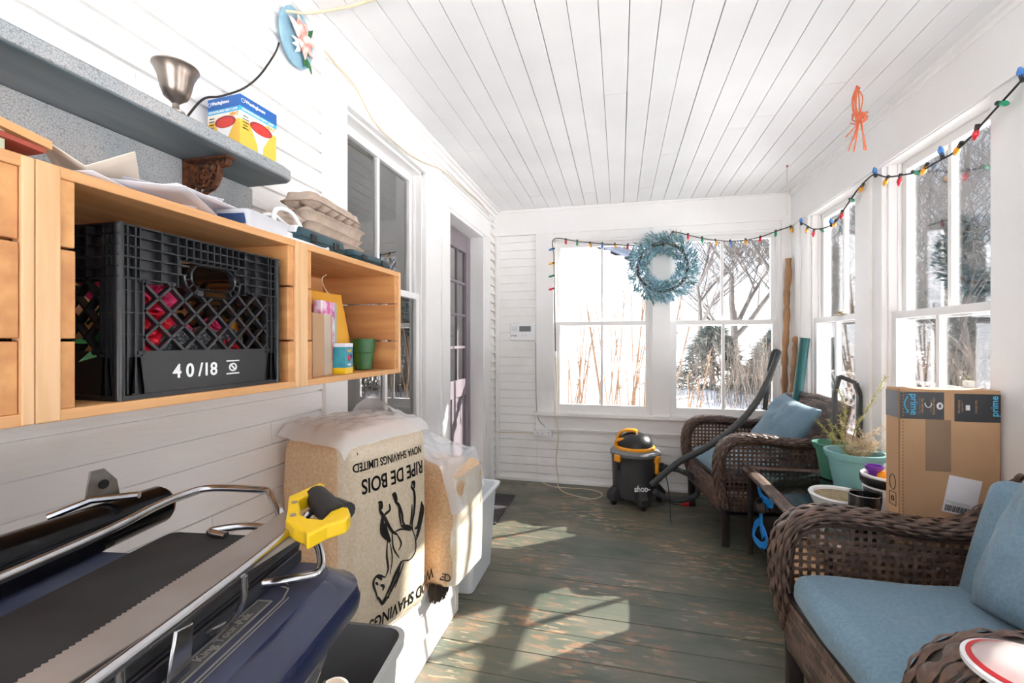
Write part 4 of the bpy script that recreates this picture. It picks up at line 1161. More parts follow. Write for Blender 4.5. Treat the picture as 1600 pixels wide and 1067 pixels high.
# hanging strings from the ceiling
t = thing('hanging_string', 'tangle of orange string hanging from a ceiling hook', 'string', PZ(1339, 133, CEIL - .014))
M['ostring'] = mat('orange_string', '#dd7a55', .7)
MB().tube([(0, 0, .012), (0, 0, -.01), (.008, 0, -.02), (.010, 0, -.01)], .003, 6).build('hook', M['red'], t)
rn = random.Random(2)
for k in range(7):
    x = rn.uniform(-.02, .02); L = rn.uniform(.16, .30)
    pts = [(rn.uniform(-.004, .004), 0, -.005), (x, rn.uniform(-.01, .01), -.06), (x * .7 + .004, rn.uniform(-.01, .01), -.12), (x * .4 + .012, rn.uniform(-.015, .015), -.165), (x * 2.2, rn.uniform(-.02, .02), -L)]
    MB().tube(bez(pts, 5), .0028, 5).build('strand', M['ostring'], t)
kn = [(.012 + .02 * math.cos(i * 1.7) + .012 * math.cos(i * .6), .012 * math.sin(i * 2.3), -.145 + .022 * math.sin(i * 1.3)) for i in range(26)]
MB().tube(bez(kn, 4), .0028, 5).build('knot', M['ostring'], t)
t = thing('pull_string', 'thin cream pull string hanging near the end wall ceiling', 'string', PZ(1230, 258, CEIL - .015))
MB().tube([(0, 0, .014), (0, 0, -.012)], .005, 8).build('hook', M['red'], t)
MB().tube([(0, 0, -.01), (.001, 0, -.15), (0, 0, -.33)], .0022, 5).build('line', M['cream'], t)

# ------------------------------------------------------------ string of coloured bulbs
ls = thing('string_lights', 'black string of small coloured bulbs draped around the windows', 'string lights', PY(866, 372, EY - .04))
off = Vector(ls.location)
E1 = EY - .05; R1 = RX - .05
pth = [PY(868, 550, E1), PY(867, 500, E1), PY(866, 450, E1), PY(865.5, 400, E1), PY(866, 373, E1), PY(905, 377, E1), PY(950, 381, E1), PY(1000, 383, E1), PY(1040, 374, E1), PY(1052, 362, E1), PY(1080, 368, E1), PY(1110, 374, E1), PY(1145, 376, E1), PY(1180, 372, E1), PY(1215, 360, E1), PY(1245, 350, E1),
       PX(1255, 349, R1), PX(1270, 357, R1), PX(1290, 355, R1), PX(1306, 345, R1), PX(1322, 322, R1), PX(1340, 296, R1), PX(1357, 278, R1), PX(1368, 272, R1), PX(1385, 276, R1), PX(1410, 273, R1), PX(1440, 266, R1), PX(1465, 252, R1), PX(1490, 238, R1), PX(1515, 215, R1), PX(1540, 187, R1), PX(1560, 165, R1), PX(1580, 143, R1), PX(1600, 121, R1), PX(1640, 80, R1)]
P = bez(pth, 8)
mb = MB(off); mb.tube(P, .0038, 6); mb.uv = {}; mb.build('wire', M['matte_black'], ls, smooth=60)
bulbc = {'r': mat('red_bulb', '#d8283a', .2, coat=.5), 'g': mat('green_bulb', '#149a6c', .2, coat=.5), 'b': mat('blue_bulb', '#4a86d0', .2, coat=.5), 'y': mat('amber_bulb', '#f0a828', .2, coat=.5)}
bb = []
for (u, v_, c) in ((865, 388, 'b'), (865, 410, 'y'), (865, 430, 'g'), (865, 450, 'r')): bb.append((PY(u, v_, E1), c, Vector((-.8, 0, -.2))))
for (u, v_, c) in ((884, 374, 'r'), (902, 376, 'g'), (922, 379, 'y'), (941, 380, 'b'), (961, 381, 'y'), (981, 382, 'r'), (1001, 383, 'g'), (1052, 362, 'y'), (1075, 366, 'r'), (1097, 371, 'g'), (1118, 375, 'y'), (1141, 376, 'b'), (1165, 374, 'y'), (1188, 370, 'r'), (1212, 361, 'g'), (1236, 354, 'y')):
    bb.append((PY(u, v_, E1), c, Vector((rn.uniform(-.3, .3), -.2, -1))))
for (u, v_, c) in ((1252, 349, 'b'), (1262, 355, 'y'), (1272, 359, 'r'), (1283, 358, 'g'), (1299, 351, 'b'), (1306, 345, 'y'), (1316, 330, 'r'), (1329, 311, 'g'), (1348, 289, 'y'), (1368, 273, 'b'), (1387, 277, 'y'), (1407, 274, 'r'), (1428, 268, 'g'), (1448, 258, 'y'), (1472, 243, 'b'), (1501, 225, 'y'), (1527, 198, 'r'), (1561, 161, 'g'), (1598, 122, 'b')):
    d = {'y': Vector((0, .6, -.5)), 'b': Vector((0, .2, .7)), 'g': Vector((0, -.7, -.4)), 'r': Vector((0, .3, -.9))}[c]
    bb.append((PX(u, v_, R1), c, d))
protos = {}
for p, c, d in bb:
    if c not in protos:
        q = MB().lathe([(.0075, .0), (.0075, .013), (.0105, .02), (.010, .029), (.0045, .043), (.0001, .047)], (0, 0, 0), 10).build('bulb', bulbc[c], ls, smooth=60)
        s_ = MB().tube([(0, 0, -.010), (0, 0, .012)], .0078, 8).build('bulb_socket', M['matte_black'], q)
        protos[c] = (q, s_)
    else:
        q0, s0 = protos[c]; q = q0.copy(); COL.objects.link(q); s_ = s0.copy(); COL.objects.link(s_); s_.parent = q
    q.location = p - off; q.rotation_euler = d.to_track_quat('Z', 'Y').to_euler()
MB(off).tube([PY(868, 548, E1), PY(868, 557, E1)], .008, 8).build('plug', M['whitepl'], ls)

# ------------------------------------------------------------ wreath
wc = PY(1035, 417, EY - .09)
wr = thing('wreath', 'blue berry wreath hanging between the two end windows', 'wreath', wc)
rn = random.Random(12); lf = MB(); lf2 = MB(); be = MB()
RM = .192
for i in range(3600):
    a = rn.uniform(0, 2 * PI); ph = rn.uniform(0, 2 * PI); rr = .074 * math.sqrt(rn.random())
    c = Vector(((RM + rr * math.cos(ph)) * math.cos(a), rr * math.sin(ph) * .8, (RM + rr * math.cos(ph)) * math.sin(a)))
    outd = Vector((math.cos(a), 0, math.sin(a))) * (math.cos(ph) + .35) + Vector((0, math.sin(ph), 0)) + Vector((-math.sin(a), 0, math.cos(a))) * .8
    d = (outd + Vector((rn.uniform(-.6, .6), rn.uniform(-.6, .6), rn.uniform(-.6, .6)))).normalized() * rn.uniform(.014, .046) * (1.5 if i % 9 == 0 else 1)
    s = d.cross(Vector((rn.uniform(-1, 1), rn.uniform(-1, 1), rn.uniform(-1, 1)))).normalized() * d.length * .13
    (lf if i % 3 else lf2).add([c, c + d * .5 + s, c + d, c + d * .5 - s], [(0, 1, 2, 3)])
    if i % 2 == 0: be.ball(c + d, rn.uniform(.003, .006), 3)
lf.build('blue_leaves', mat('blue_leaf', '#5f93ac', .6, col2='#9cc0ca', nscale=50), wr, smooth=0, recalc=False)
lf2.build('green_leaves', mat('green_leaf', '#6c968c', .6, col2='#4c7873', nscale=50), wr, smooth=0, recalc=False)
be.build('berries', mat('blue_berry', '#4f7fa6', .4, col2='#b8d8e0', nscale=90), wr, smooth=60, recalc=False)
MB().tube([(RM * math.cos(k / 40 * 2 * PI), .0, RM * math.sin(k / 40 * 2 * PI)) for k in range(40)], .012, 8, closed=True).build('twig_ring', mat('twig_brown', '#5c4438', .9), wr)
MB().tube([(-.03, .0, .16), (0, .03, .23), (.02, .06, .25)], .002, 4).build('hanger', M['matte_black'], wr)

# clear domed lid with a red and white rim on the near arm rest
t = thing('plastic_lid', 'clear plastic domed lid with a red and white rim on the nearest arm rest', 'dish', (.66, .905, .672), R(20))
MB().lathe([(.082, .0), (.086, .002), (.086, .010), (.080, .012), (.076, .008)], (0, 0, 0), 48).build('white_rim', M['whitepl'], t)
MB().lathe([(.080, .010), (.079, .013), (.072, .016), (.072, .012)], (0, 0, 0), 48).build('red_rim', M['red'], t)
MB().lathe([(.073, .014), (.066, .022), (.045, .030), (.0001, .033)], (0, 0, 0), 48).build('clear_dome', film('lid_plastic', .42, (.72, .74, .73), .08), t)
# ------------------------------------------------------------ wooden crates on the left wall
CZ0, CZ1, CXF, CXB = 1.115, 1.467, -.75, -1.05
def wooden_crate(y0, y1, label, wide_batten=.028):
    t = thing('wooden_crate', label, 'crate', ((CXF + CXB) / 2, (y0 + y1) / 2, CZ0), 0, None)
    off = Vector(t.location); rn = random.Random(int(y0 * 100)); bt = .016
    b = wide_batten
    for nm, z in (('top_board', CZ1 - bt), ('bottom_board', CZ0)):
        MB(off).box((CXB, y0 + .001, z), (CXF, y1 - .001, z + bt)).build(nm, M['crate_y'], t, smooth=0, bevel=.0015)
    hs_ = [(CZ0 + bt, CZ0 + bt + .094), (CZ0 + bt + .098, CZ0 + bt + .222), (CZ0 + bt + .226, CZ1 - bt)]
    for (a, c) in hs_:
        for ya, yb in ((y0 + b, y0 + b + .018), (y1 - .034, y1 - .014)):
            MB(off).box((CXB + .012, ya, a), (CXF - .001 - rn.uniform(0, .003), yb, c)).build('side_board', M['crate'], t, smooth=0, bevel=.0015)
        MB(off).box((CXB, y0 + b, a), (CXB + .011, y1 - .016, c)).build('back_board', M['crate_y'], t, smooth=0, bevel=.001)
    MB(off).box((CXF - .018, y0, CZ0 + .001), (CXF + .002, y0 + b - .001, CZ1 - .001)).build('corner_batten', M['crate_z'], t, smooth=0, bevel=.0015)
    MB(off).box((CXF - .018, y1 - .013, CZ0 + .001), (CXF + .002, y1, CZ1 - .001)).build('corner_batten', M['crate_z'], t, smooth=0, bevel=.0015)
    return t
wooden_crate(-.06, .4165, 'open wooden crate at the far left edge with cardboard inside')
wooden_crate(.4175, .9135, 'open wooden crate holding the black milk crate')
wooden_crate(.9145, 1.418, 'open wooden crate holding small boxes, an envelope and green pots')
# ------------------------------------------------------------ black milk crate
MC = Vector((-.925, .69, CZ0 + .0165))
mc = thing('milk_crate', 'black plastic milk crate marked 40/18 inside the middle wooden crate', 'crate', MC)
Wc, Hc = .168, .282
M['crateblk'] = mat('milk_crate_plastic', '#1c1d20', .28, col2='#26272a', nscale=10)
def face_pts(s, d, z, k):  # s along face, d outward, k face number
    p = Vector((Wc + d, s, z)); return Matrix.Rotation(PI / 2 * k, 4, 'Z') @ p
def fbox(mb, s0, s1, z0, z1, d0, d1, k):
    vs = [face_pts(s, d, z, k) for z in (z0, z1) for (s, d) in ((s0, d0), (s1, d0), (s1, d1), (s0, d1))]
    mb.add(vs, [(3, 2, 1, 0), (4, 5, 6, 7), (0, 1, 5, 4), (1, 2, 6, 5), (2, 3, 7, 6), (3, 0, 4, 7)])
def stad(s, z, ex=0):  # handle slot
    hx, hz = .046 + ex, .021 + ex; zc = .212
    x = max(0, abs(s) - (hx - hz)); return (x * x + (z - zc) ** 2) < hz * hz
frame = MB()
for k in range(4):
    nm = 'front' if k == 0 else 'side'
    f = MB()
    E = Wc - .038
    # bottom band
    fbox(f, -Wc + .03, Wc - .03, .008, .074, -.010, -.004, k); fbox(f, -Wc + .004, Wc - .004, 0, .008, -.014, .0, k); fbox(f, -Wc + .03, Wc - .03, .072, .078, -.012, 0, k)
    # top fins
    for z in (.195, .212, .229, .246, .263, .279):
        n = 60; run = None
        for i in range(n + 1):
            s = -Wc + 2 * Wc * i / n
            ok = not stad(s, z, .006) and not (z < .2 and abs(s) < .075)
            if ok and run is None: run = s
            if (not ok or i == n) and run is not None:
                fbox(f, run, s - (0 if i == n else 2 * Wc / n), z - .0012, z + .0012, -.014, 0, k); run = None
    # backing behind the fins, cut around the slot
    fbox(f, -Wc + .004, -.056, .19, .28, -.014, -.012, k); fbox(f, .056, Wc - .004, .19, .28, -.014, -.012, k); fbox(f, -.056, .056, .238, .28, -.014, -.012, k)
    for i in range(9):
        s = -.056 + .014 * i; fbox(f, s - .001, s + .001, .240, .28, -.013, 0, k)
        zt_ = .186
    for s in (-.135, -.1, -.072, .072, .1, .135): fbox(f, s - .001, s + .001, .19, .28, -.013, 0, k)
    # rim of the slot and the hanging loop below it
    for ex in (.001, .014):
        pts = []
        for i in range(28):
            a = 2 * PI * i / 28; c, s_ = math.cos(a), math.sin(a); hz = .021 + ex
            pts.append(face_pts(math.copysign(.025, c) + c * hz, -.006, .212 + s_ * hz, k))
        if ex > .01: pts = pts[14:] + pts[:1]
        n_ = Matrix.Rotation(PI / 2 * k, 4, 'Z') @ Vector((1, 0, 0))
        f.tube(pts, 1, 6, flat=(.008, .0016, n_), closed=ex < .01, cap=True)
    for i in range(7):
        a = PI + PI * (i + .5) / 7; c, s_ = math.cos(a), math.sin(a)
        p0 = face_pts(math.copysign(.025, c) + c * .022, -.006, .212 + s_ * .022, k); p1 = face_pts(math.copysign(.025, c) + c * .035, -.006, .212 + s_ * .035, k)
        f.bar(p0, p1, .012, .002, (0, 0, 1))
    # diagonal lattice
    zl0, zl1 = .078, .195; pitch = .045
    def inside(s, z): return -E <= s <= E and zl0 <= z <= zl1 and not stad(s, z, .013)
    n_ = Matrix.Rotation(PI / 2 * k, 4, 'Z') @ Vector((1, 0, 0))
    for sg in (-1, 1):
        c = -.6
        while c < .6:
            pts = []
            for i in range(121):
                z = zl0 + (zl1 - zl0) * i / 120; s = c + sg * (z - zl0) * 1.02
                if inside(s, z): pts.append((s, z))
                else:
                    if len(pts) > 3: f.bar(face_pts(pts[0][0], -.006, pts[0][1], k), face_pts(pts[-1][0], -.006, pts[-1][1], k), .0042, .012, n_)
                    pts = []
            if len(pts) > 3: f.bar(face_pts(pts[0][0], -.006, pts[0][1], k), face_pts(pts[-1][0], -.006, pts[-1][1], k), .0042, .012, n_)
            c += pitch
    for s in (-E, E): fbox(f, s - .0015, s + .0015, .07, .195, -.013, 0, k)
    # corner: solid post with shallow ribs
    for sg in (-1, 1):
        a, b_ = sorted((sg * E, sg * Wc)); fbox(f, a, b_, .0, .195, -.010, -.005, k)
        for q in (.012, .024): s = sg * (E + q); fbox(f, s - .0012, s + .0012, .01, .28, -.008, 0, k)
        for z in (.105, .14, .175): fbox(f, a, b_, z - .001, z + .001, -.008, -.001, k)
        for z in (.03, .05): 
            s = sg * (E + .012); f.bar(face_pts(s - .008, -.002, .008, k), face_pts(s - .003, -.002, .068, k), .004, .004, n_); f.bar(face_pts(s + .012, -.002, .008, k), face_pts(s + .005, -.002, .068, k), .004, .004, n_)
    f.build('lattice_side', M['crateblk'], mc, smooth=0, recalc=False)
cp = MB()
for sx in (-1, 1):
    for sy in (-1, 1): cp.tube([(sx * (Wc - .004), sy * (Wc - .004), .0), (sx * (Wc - .004), sy * (Wc - .004), .281)], .006, 8)
for k in range(5):
    o = cp if False else None
for sx in (-1, 1):
    for sy in (-1, 1): MB().tube([(sx * (Wc - .005), sy * (Wc - .005), 0), (sx * (Wc - .005), sy * (Wc - .005), .281)], .0062, 10).build('corner_post', M['crateblk'], mc)
MB().box((-Wc + .006, -Wc + .006, .002), (Wc - .006, Wc - .006, .007)).build('crate_bottom', M['crateblk'], mc, smooth=0)
text('4 0 /18', .034, (Wc - .003, -.035, .040), (0, 1, 0), (0, 0, 1), 'whiteink', mc, bold=.02, wid=.088)
sm = MB(); sm.tube([(Wc - .0035, .045 + .008 * math.cos(k / 12 * 2 * PI), .042 + .007 * math.sin(k / 12 * 2 * PI)) for k in range(12)], .0017, 5, closed=True)
sm.box((Wc - .0045, .030, .0535), (Wc - .003, .060, .056)).box((Wc - .0045, .030, .028), (Wc - .003, .060, .0305)).bar((Wc - .0035, .039, .048), (Wc - .0035, .051, .036), .002, .003)
sm.build('printed_emblem', M['whiteink'], mc, smooth=0)
# what is in the milk crate: artificial roses and dark speckled lumps
def rose(col_m, lab, loc, s=.024, seed=0, leaf=True):
    t = thing('artificial_rose', lab, 'artificial flower', loc); rn = random.Random(seed)
    mb = MB()
    for ring in range(4):
        n = 4 + ring; r0 = s * (.15 + .26 * ring); h = s * (.9 - .15 * ring)
        for i in range(n):
            a = 2 * PI * i / n + ring
            def fn(u, v):
                aa = a + (u - .5) * 1.5 * (1 - .3 * v); rr = r0 * (.4 + .9 * v) + s * .15 * v * v
                return Vector((math.cos(aa) * rr, math.sin(aa) * rr, h * math.sin(v * 1.6) - s * .1 * ring))
            mb.grid(fn, 3, 3)
    mb.uv = {}; mb.build('petals', col_m, t, smooth=60, recalc=False, solid=.0008)
    if leaf:
        lf = MB()
        for i in range(4):
            a = rn.uniform(0, 6); d = Vector((math.cos(a), math.sin(a), -.5)); q = Vector((-math.sin(a), math.cos(a), 0)) * s * .35
            c = Vector((0, 0, -s * .1)); lf.add([c, c + d * s + q, c + d * s * 2.1, c + d * s - q], [(0, 1, 2, 3)])
        lf.build('leaf', M['rleaf'], t, smooth=0, recalc=False, solid=.0008)
        MB().tube([(0, 0, 0), (rn.uniform(-.01, .01), 0, -s * 2.2)], .0018, 5).build('stem', M['rleaf'], t)
    t.rotation_euler = (0, R(50), 0); t.scale = (1.35,) * 3; return t
M['rleaf'] = mat('rose_leaf', '#2f6a3a', .5); M['rred'] = mat('red_petal', '#d8142e', .5); M['rpink'] = mat('pink_petal', '#e23c78', .5)
zf = CZ0 + .024
for i, (m, lab, y, z, x, s) in enumerate([('rred', 'red artificial rose lowest at the left inside the milk crate', .575, .10, -.80, .026), ('rred', 'red artificial rose second up at the left inside the milk crate', .60, .135, -.81, .024),
        ('rpink', 'pink artificial rose highest at the left inside the milk crate', .622, .17, -.82, .024), ('rpink', 'pink artificial rose at the left rear of the milk crate', .58, .165, -.86, .024),
        ('rpink', 'small pink artificial rose in the middle of the milk crate', .68, .105, -.83, .016), ('rred', 'small red artificial bud low near the right of the milk crate', .765, .075, -.80, .013), ('rpink', 'small pink artificial bud at the right of the milk crate', .755, .115, -.83, .013)]):
    rose(M[m], lab, (x, y, zf + z), s, i, True)
M['lump'] = mat('speckled_dark', '#45474c', .5, col2='#c8cace', nscale=220, thr=(.5, .75), bump=.8, bscale=300)
for i, (y, lab) in enumerate(((.61, 'dark speckled ball lying leftmost in the milk crate'), (.665, 'dark speckled ball second from left in the milk crate'), (.722, 'dark speckled ball third from left in the milk crate'), (.778, 'dark speckled ball rightmost in the milk crate'))):
    o = MB().ball((0, 0, .034), .034, 14).build('speckled_ball', M['lump'], None, smooth=180); o.location = (-.815 - .004 * i, y, zf + .049); tag(o, lab, 'ball')
o = MB().loft([(0, 0, .10, .105, .004, 0), (0, 0, .10, .105, .004, .048)], 3).build('cardboard_box', M['card'], None, smooth=0); o.location = (-.885, .69, zf); tag(o, 'flat cardboard box at the bottom inside the milk crate', 'box')
# amber jars at the right of the crate
M['amber'] = mat('amber_glass', '#a0621c', .12, coat=.6)
o = MB().lathe([(.022, 0), (.025, .006), (.025, .10), (.014, .12), (.014, .135), (.0001, .136)], (0, 0, 0), 24).build('amber_bottle', M['amber'], None); o.location = (-.855, .82, zf); tag(o, 'amber bottle at the right rear inside the milk crate', 'bottle')

# cardboard pieces in the leftmost crate
o = MB().box((-.1, -.11, 0), (.10, .10, .20)).build('cardboard_box', M['card'], None, smooth=0, bevel=.002); o.location = (-.91, .255, CZ0 + .0165); tag(o, 'brown cardboard box inside the leftmost wooden crate', 'box')
mb = MB(); mb.add([(.101, -.11, .2), (.101, .10, .2), (.15, .125, .155), (.15, -.1, .155)], [(0, 1, 2, 3)]); mb.build('box_flap', M['cardedge'], o, smooth=0, solid=.004)

# ------------------------------------------------------------ contents of the right-hand crate
zb = CZ0 + .0165
def simplebox(name, lab, c, h, m, rz=0, cat='box', bevel=.001):
    t = thing(name, lab, cat, c, rz)
    MB().box((-h[0] / 2, -h[1] / 2, 0), (h[0] / 2, h[1] / 2, h[2])).build('carton', m, t, smooth=0, bevel=bevel); return t
t = simplebox('cardboard_box', 'plain taped cardboard box upright in the right wooden crate', (-.80, 1.030, zb), (.05, .115, .168), M['card'], R(12))
MB().box((.0252, .005, 0), (.0256, .045, .169)).build('clear_tape', M['tape'], t, smooth=0)
M['pinkart'] = mat('pink_floral_card', '#d86aa8', .6, col2='#f4e6f0', nscale=35, thr=(.42, .58)); M['pinkred'] = mat('crimson_card', '#b02860', .6, col2='#e8b0c4', nscale=40)
t = simplebox('gift_box', 'crimson patterned box behind the plain cardboard box', (-.885, 1.06, zb), (.05, .10, .205), M['pinkred'], R(10))
t = simplebox('greeting_card_pack', 'pink and white floral card pack beside the yellow envelope', (-.835, 1.125, zb), (.02, .11, .21), M['pinkart'], R(14))
MB().box((.0102, .042, 0), (.0106, .055, .21)).build('aqua_stripe', mat('aqua_strip', '#8cc9cf', .6), t, smooth=0)
t = thing('seed_box', 'small aqua and yellow plant-food box in front of the envelope', 'box', (-.785, 1.137, zb), R(12))
MB().box((-.018, -.028, 0), (.018, .028, .088)).build('carton', mat('aqua_carton', '#3fa3b0', .5, col2='#2c7f9c', nscale=30), t, smooth=0, bevel=.001)
MB().box((-.0184, -.0283, 0), (.0184, .0283, .018)).build('yellow_band', M['yellow'], t, smooth=0)
MB().box((-.0183, -.0282, .078), (.0183, .0282, .0885)).build('pale_top_band', M['paper'], t, smooth=0)
MB().ball((.018, .0, .045), .009, 10, (.2, 1, 1)).build('red_fruit_print', M['red'], t); MB().ball((.018, .014, .05), .008, 10, (.2, 1, 1)).build('purple_fruit_print', mat('plum_print', '#5a3a7a', .5), t)
text('PLANT', .010, (.0188, 0, .066), (0, 1, 0), (0, 0, 1), 'yellow', t, bold=.02); text('FOOD', .008, (.0188, 0, .026), (0, 1, 0), (0, 0, 1), 'whiteink', t, bold=.02)
# padded envelope, a little crumpled
t = thing('padded_envelope', 'yellow padded envelope leaning at the back of the right wooden crate', 'envelope', (-.86, 1.19, zb))
g = MB()
for sg in (-1, 1):
    g.grid(lambda u, v, sg=sg: Vector((.01 - .035 * v + sg * .007 * (max(0, (1 - (2 * u - 1) ** 4) * (1 - (2 * v - 1) ** 4))) ** .5 + .004 * noise.noise(Vector((u * 5, v * 6, 0))), -.085 + .19 * u * (1 - .12 * v) + .004 * noise.noise(Vector((v * 5, sg, 0))), .245 * v)), 12, 14)
g.uv = {}; g.build('envelope_body', mat('envelope_yellow', '#e8aa3a', .6, bump=.3, bscale=60), t, smooth=60)
MB().tube(bez([(-.02, .02, .235), (-.02, -.01, .26), (-.02, -.02, .285), (-.02, .0, .30)], 6), .0015, 5).build('string_loop', M['cream'], t)
# stacked nursery pots
M['nursery'] = mat('dark_green_nursery_pot', '#2c5f30', .4)
for i, (lab, dz) in enumerate((('green nursery pot, lowest of the nested stack in the right wooden crate', 0), ('green nursery pot, middle of the nested stack in the right wooden crate', .006), ('green nursery pot, topmost of the nested stack in the right wooden crate', .012))):
    t = thing('nursery_pot', lab, 'flower pot', (-.825, 1.305, zb + dz), 0, 'nested green nursery pots')
    MB().lathe([(.0001, .003), (.028 - .0002 * i, .002), (.033, .055), (.036, .058), (.039, .09), (.0385, .0905), (.036, .088), (.034, .06), (.030, .055), (.026, .004)], (0, 0, 0), 32).build('pot_body', M['nursery'], t, smooth=30)

# ------------------------------------------------------------ things lying on the crates
zt = CZ1 + .001
rn = random.Random(31)
for i, (x, y, rz, lab, tint) in enumerate([(-.83, .56, .35, 'white envelope lowest in the loose paper pile on the crates', 0), (-.87, .60, -.2, 'white envelope with a tilted corner in the paper pile, second from the bottom', 0), (-.82, .66, .6, 'pale folded letter at the front of the paper pile on the crates', 0),
        (-.88, .57, .9, 'cream folded sheet sticking up at the left of the paper pile', 1), (-.84, .71, .15, 'white envelope at the right end of the paper pile', 0), (-.87, .66, -.5, 'topmost white sheet of the paper pile under the shelf', 0)]):
    mb = MB(); wv, hv = rn.uniform(.10, .13), rn.uniform(.20, .24)
    ph = rn.uniform(0, 6); tl = rn.uniform(.02, .10) if i != 3 else .25
    mb.grid(lambda u, v: Vector(((u - .5) * wv, (v - .5) * hv, .003 + .006 * math.sin(u * 3 + ph) * v + tl * .3 * abs(u - .5) * (1 if i % 2 else .3))), 6, 6); mb.uv = {}
    o = mb.build('envelope', mat('cream_paper', '#e6d9c8', .8) if tint else M['paper'], None, smooth=60, solid=.0016)
    o.location = (x, y, zt + i * .0075); o.rotation_euler = (0, 0, rz); tag(o, lab, 'paper')
t = thing('plastic_container', 'clear plastic container with a dark blue label end on the crates', 'container', (-.80, .83, zt), R(8))
MB().loft([(0, 0, .035, .065, .01, 0), (0, 0, .042, .075, .012, .034)], 5, cap1=False).build('tray', film('clear_tub', .55, (.85, .87, .92), .15), t, solid=.001)
MB().box((-.03, -.073, .006), (.03, -.05, .03)).build('blue_label', mat('navy_label', '#22406e', .5), t)
t = thing('power_bar', 'white power bar with its thick white cord coiled beside the egg cartons', 'power bar', (-.815, .935, zt))
MB().box((-.03, -.02, .0), (.02, .075, .03)).build('bar_body', M['whitepl'], t, bevel=.006)
MB().tube(bez([(.0, -.01, .03), (-.0, -.03, .05), (-.01, -.01, .085), (-.01, .04, .09), (.0, .07, .05), (.01, .08, .03)], 8), .0055, 8).build('cord', M['whitepl'], t)
MB().tube(bez([(-.02, -.03, .01), (-.03, -.05, .05), (-.03, -.0, .075), (-.03, .05, .06), (.01, .10, .04), (.03, .13, .014), (.035, .10, .006), (.04, .03, .006), (.04, -.06, .006)], 8), .005, 8).build('cord_loop', M['whitepl'], t)
MB().box((.0, .01, .03), (.03, .035, .05)).build('plug', M['whitepl'], t, bevel=.004)
# egg cartons
M['pulp'] = mat('grey_pulp', '#c2b0a0', .95, col2='#b3a091', nscale=30, bump=.3, bscale=120)
def carton_mesh():
    mb = MB(); L, Wd, H = .30, .105, .062
    def tray(u, v, top=False):
        x = (u - .5) * Wd; y = (v - .5) * L
        b = .5 + .5 * math.cos(u * 2 * 2 * PI + PI); c = .5 + .5 * math.cos(v * 6 * 2 * PI + PI)
        return Vector((x * .95, y * .985, .002 + .030 * (1 - b * c)))
    mb.grid(tray, 16, 48)
    # scalloped outer wall of the tray and the lid above
    N = 96
    rings = [(.0, .86, 1.6), (.012, .93, 1.3), (.030, 1.0, .5), (.032, 1.05, .1), (.035, 1.05, .1), (.040, .98, .6), (.058, .90, 1.0), (.062, .86, .6)]
    base = len(mb.v)
    for z, s, sc in rings:
        for k in range(N):
            a = 2 * PI * k / N; e = .28
            x = math.copysign(abs(math.cos(a)) ** e, math.cos(a)) * Wd / 2 * s; y = math.copysign(abs(math.sin(a)) ** e, math.sin(a)) * (L / 2 - Wd / 2 * (1 - s))
            wob = -.0035 * sc * (.5 + .5 * math.cos(y / L * 6 * 2 * PI)) * (1 if abs(x) > Wd * .35 else 0); wy = -.0035 * sc * (.5 + .5 * math.cos(x / Wd * 2 * 2 * PI)) * (1 if abs(y) > L * .42 else 0)
            mb.v.append(Vector((x + math.copysign(wob, -x) * -1 if False else x * (1 + wob / (Wd / 2) * 1), y * (1 + wy / (L / 2)), z)))
    for i in range(len(rings) - 1):
        for k in range(N): mb.f.append((base + i * N + k, base + i * N + (k + 1) % N, base + (i + 1) * N + (k + 1) % N, base + (i + 1) * N + k))
    mb.f.append(tuple(base + (len(rings) - 1) * N + k for k in range(N)))
    mb.uv = {}
    return mb
def open_tray():
    mb = MB(); L, Wd = .30, .105
    def tr(u, v):
        x = (u - .5) * Wd; y = (v - .5) * L
        b = abs(math.sin(u * 2 * PI)); c = abs(math.sin(v * 6 * PI))
        return Vector((x, y, .042 - .040 * (b * c) ** .6))
    mb.grid(tr, 20, 60); mb.uv = {}; return mb
zc = CZ1 + .001
ec = None; ot = None
spots = [(-.925, 1.245, zc + .050, .06, 0, 'lowest'), (-.93, 1.25, zc + .079, .10, 0, 'second'), (-.922, 1.24, zc + .108, .03, 0, 'third'), (-.928, 1.25, zc + .137, .12, 0, 'topmost')]
spots2 = [(-.885, 1.05, zc + .062, .02, 1, 'lowest'), (-.89, 1.04, zc + .084, -.06, 1, 'second'), (-.895, 1.05, zc + .106, .05, 1, 'third')]
names = ['closed egg carton, lowest of the tall stack above the teal tool case', 'closed egg carton, second from the bottom of the tall stack', 'closed egg carton, third from the bottom of the tall stack', 'closed egg carton on top of the tall stack against the house window']
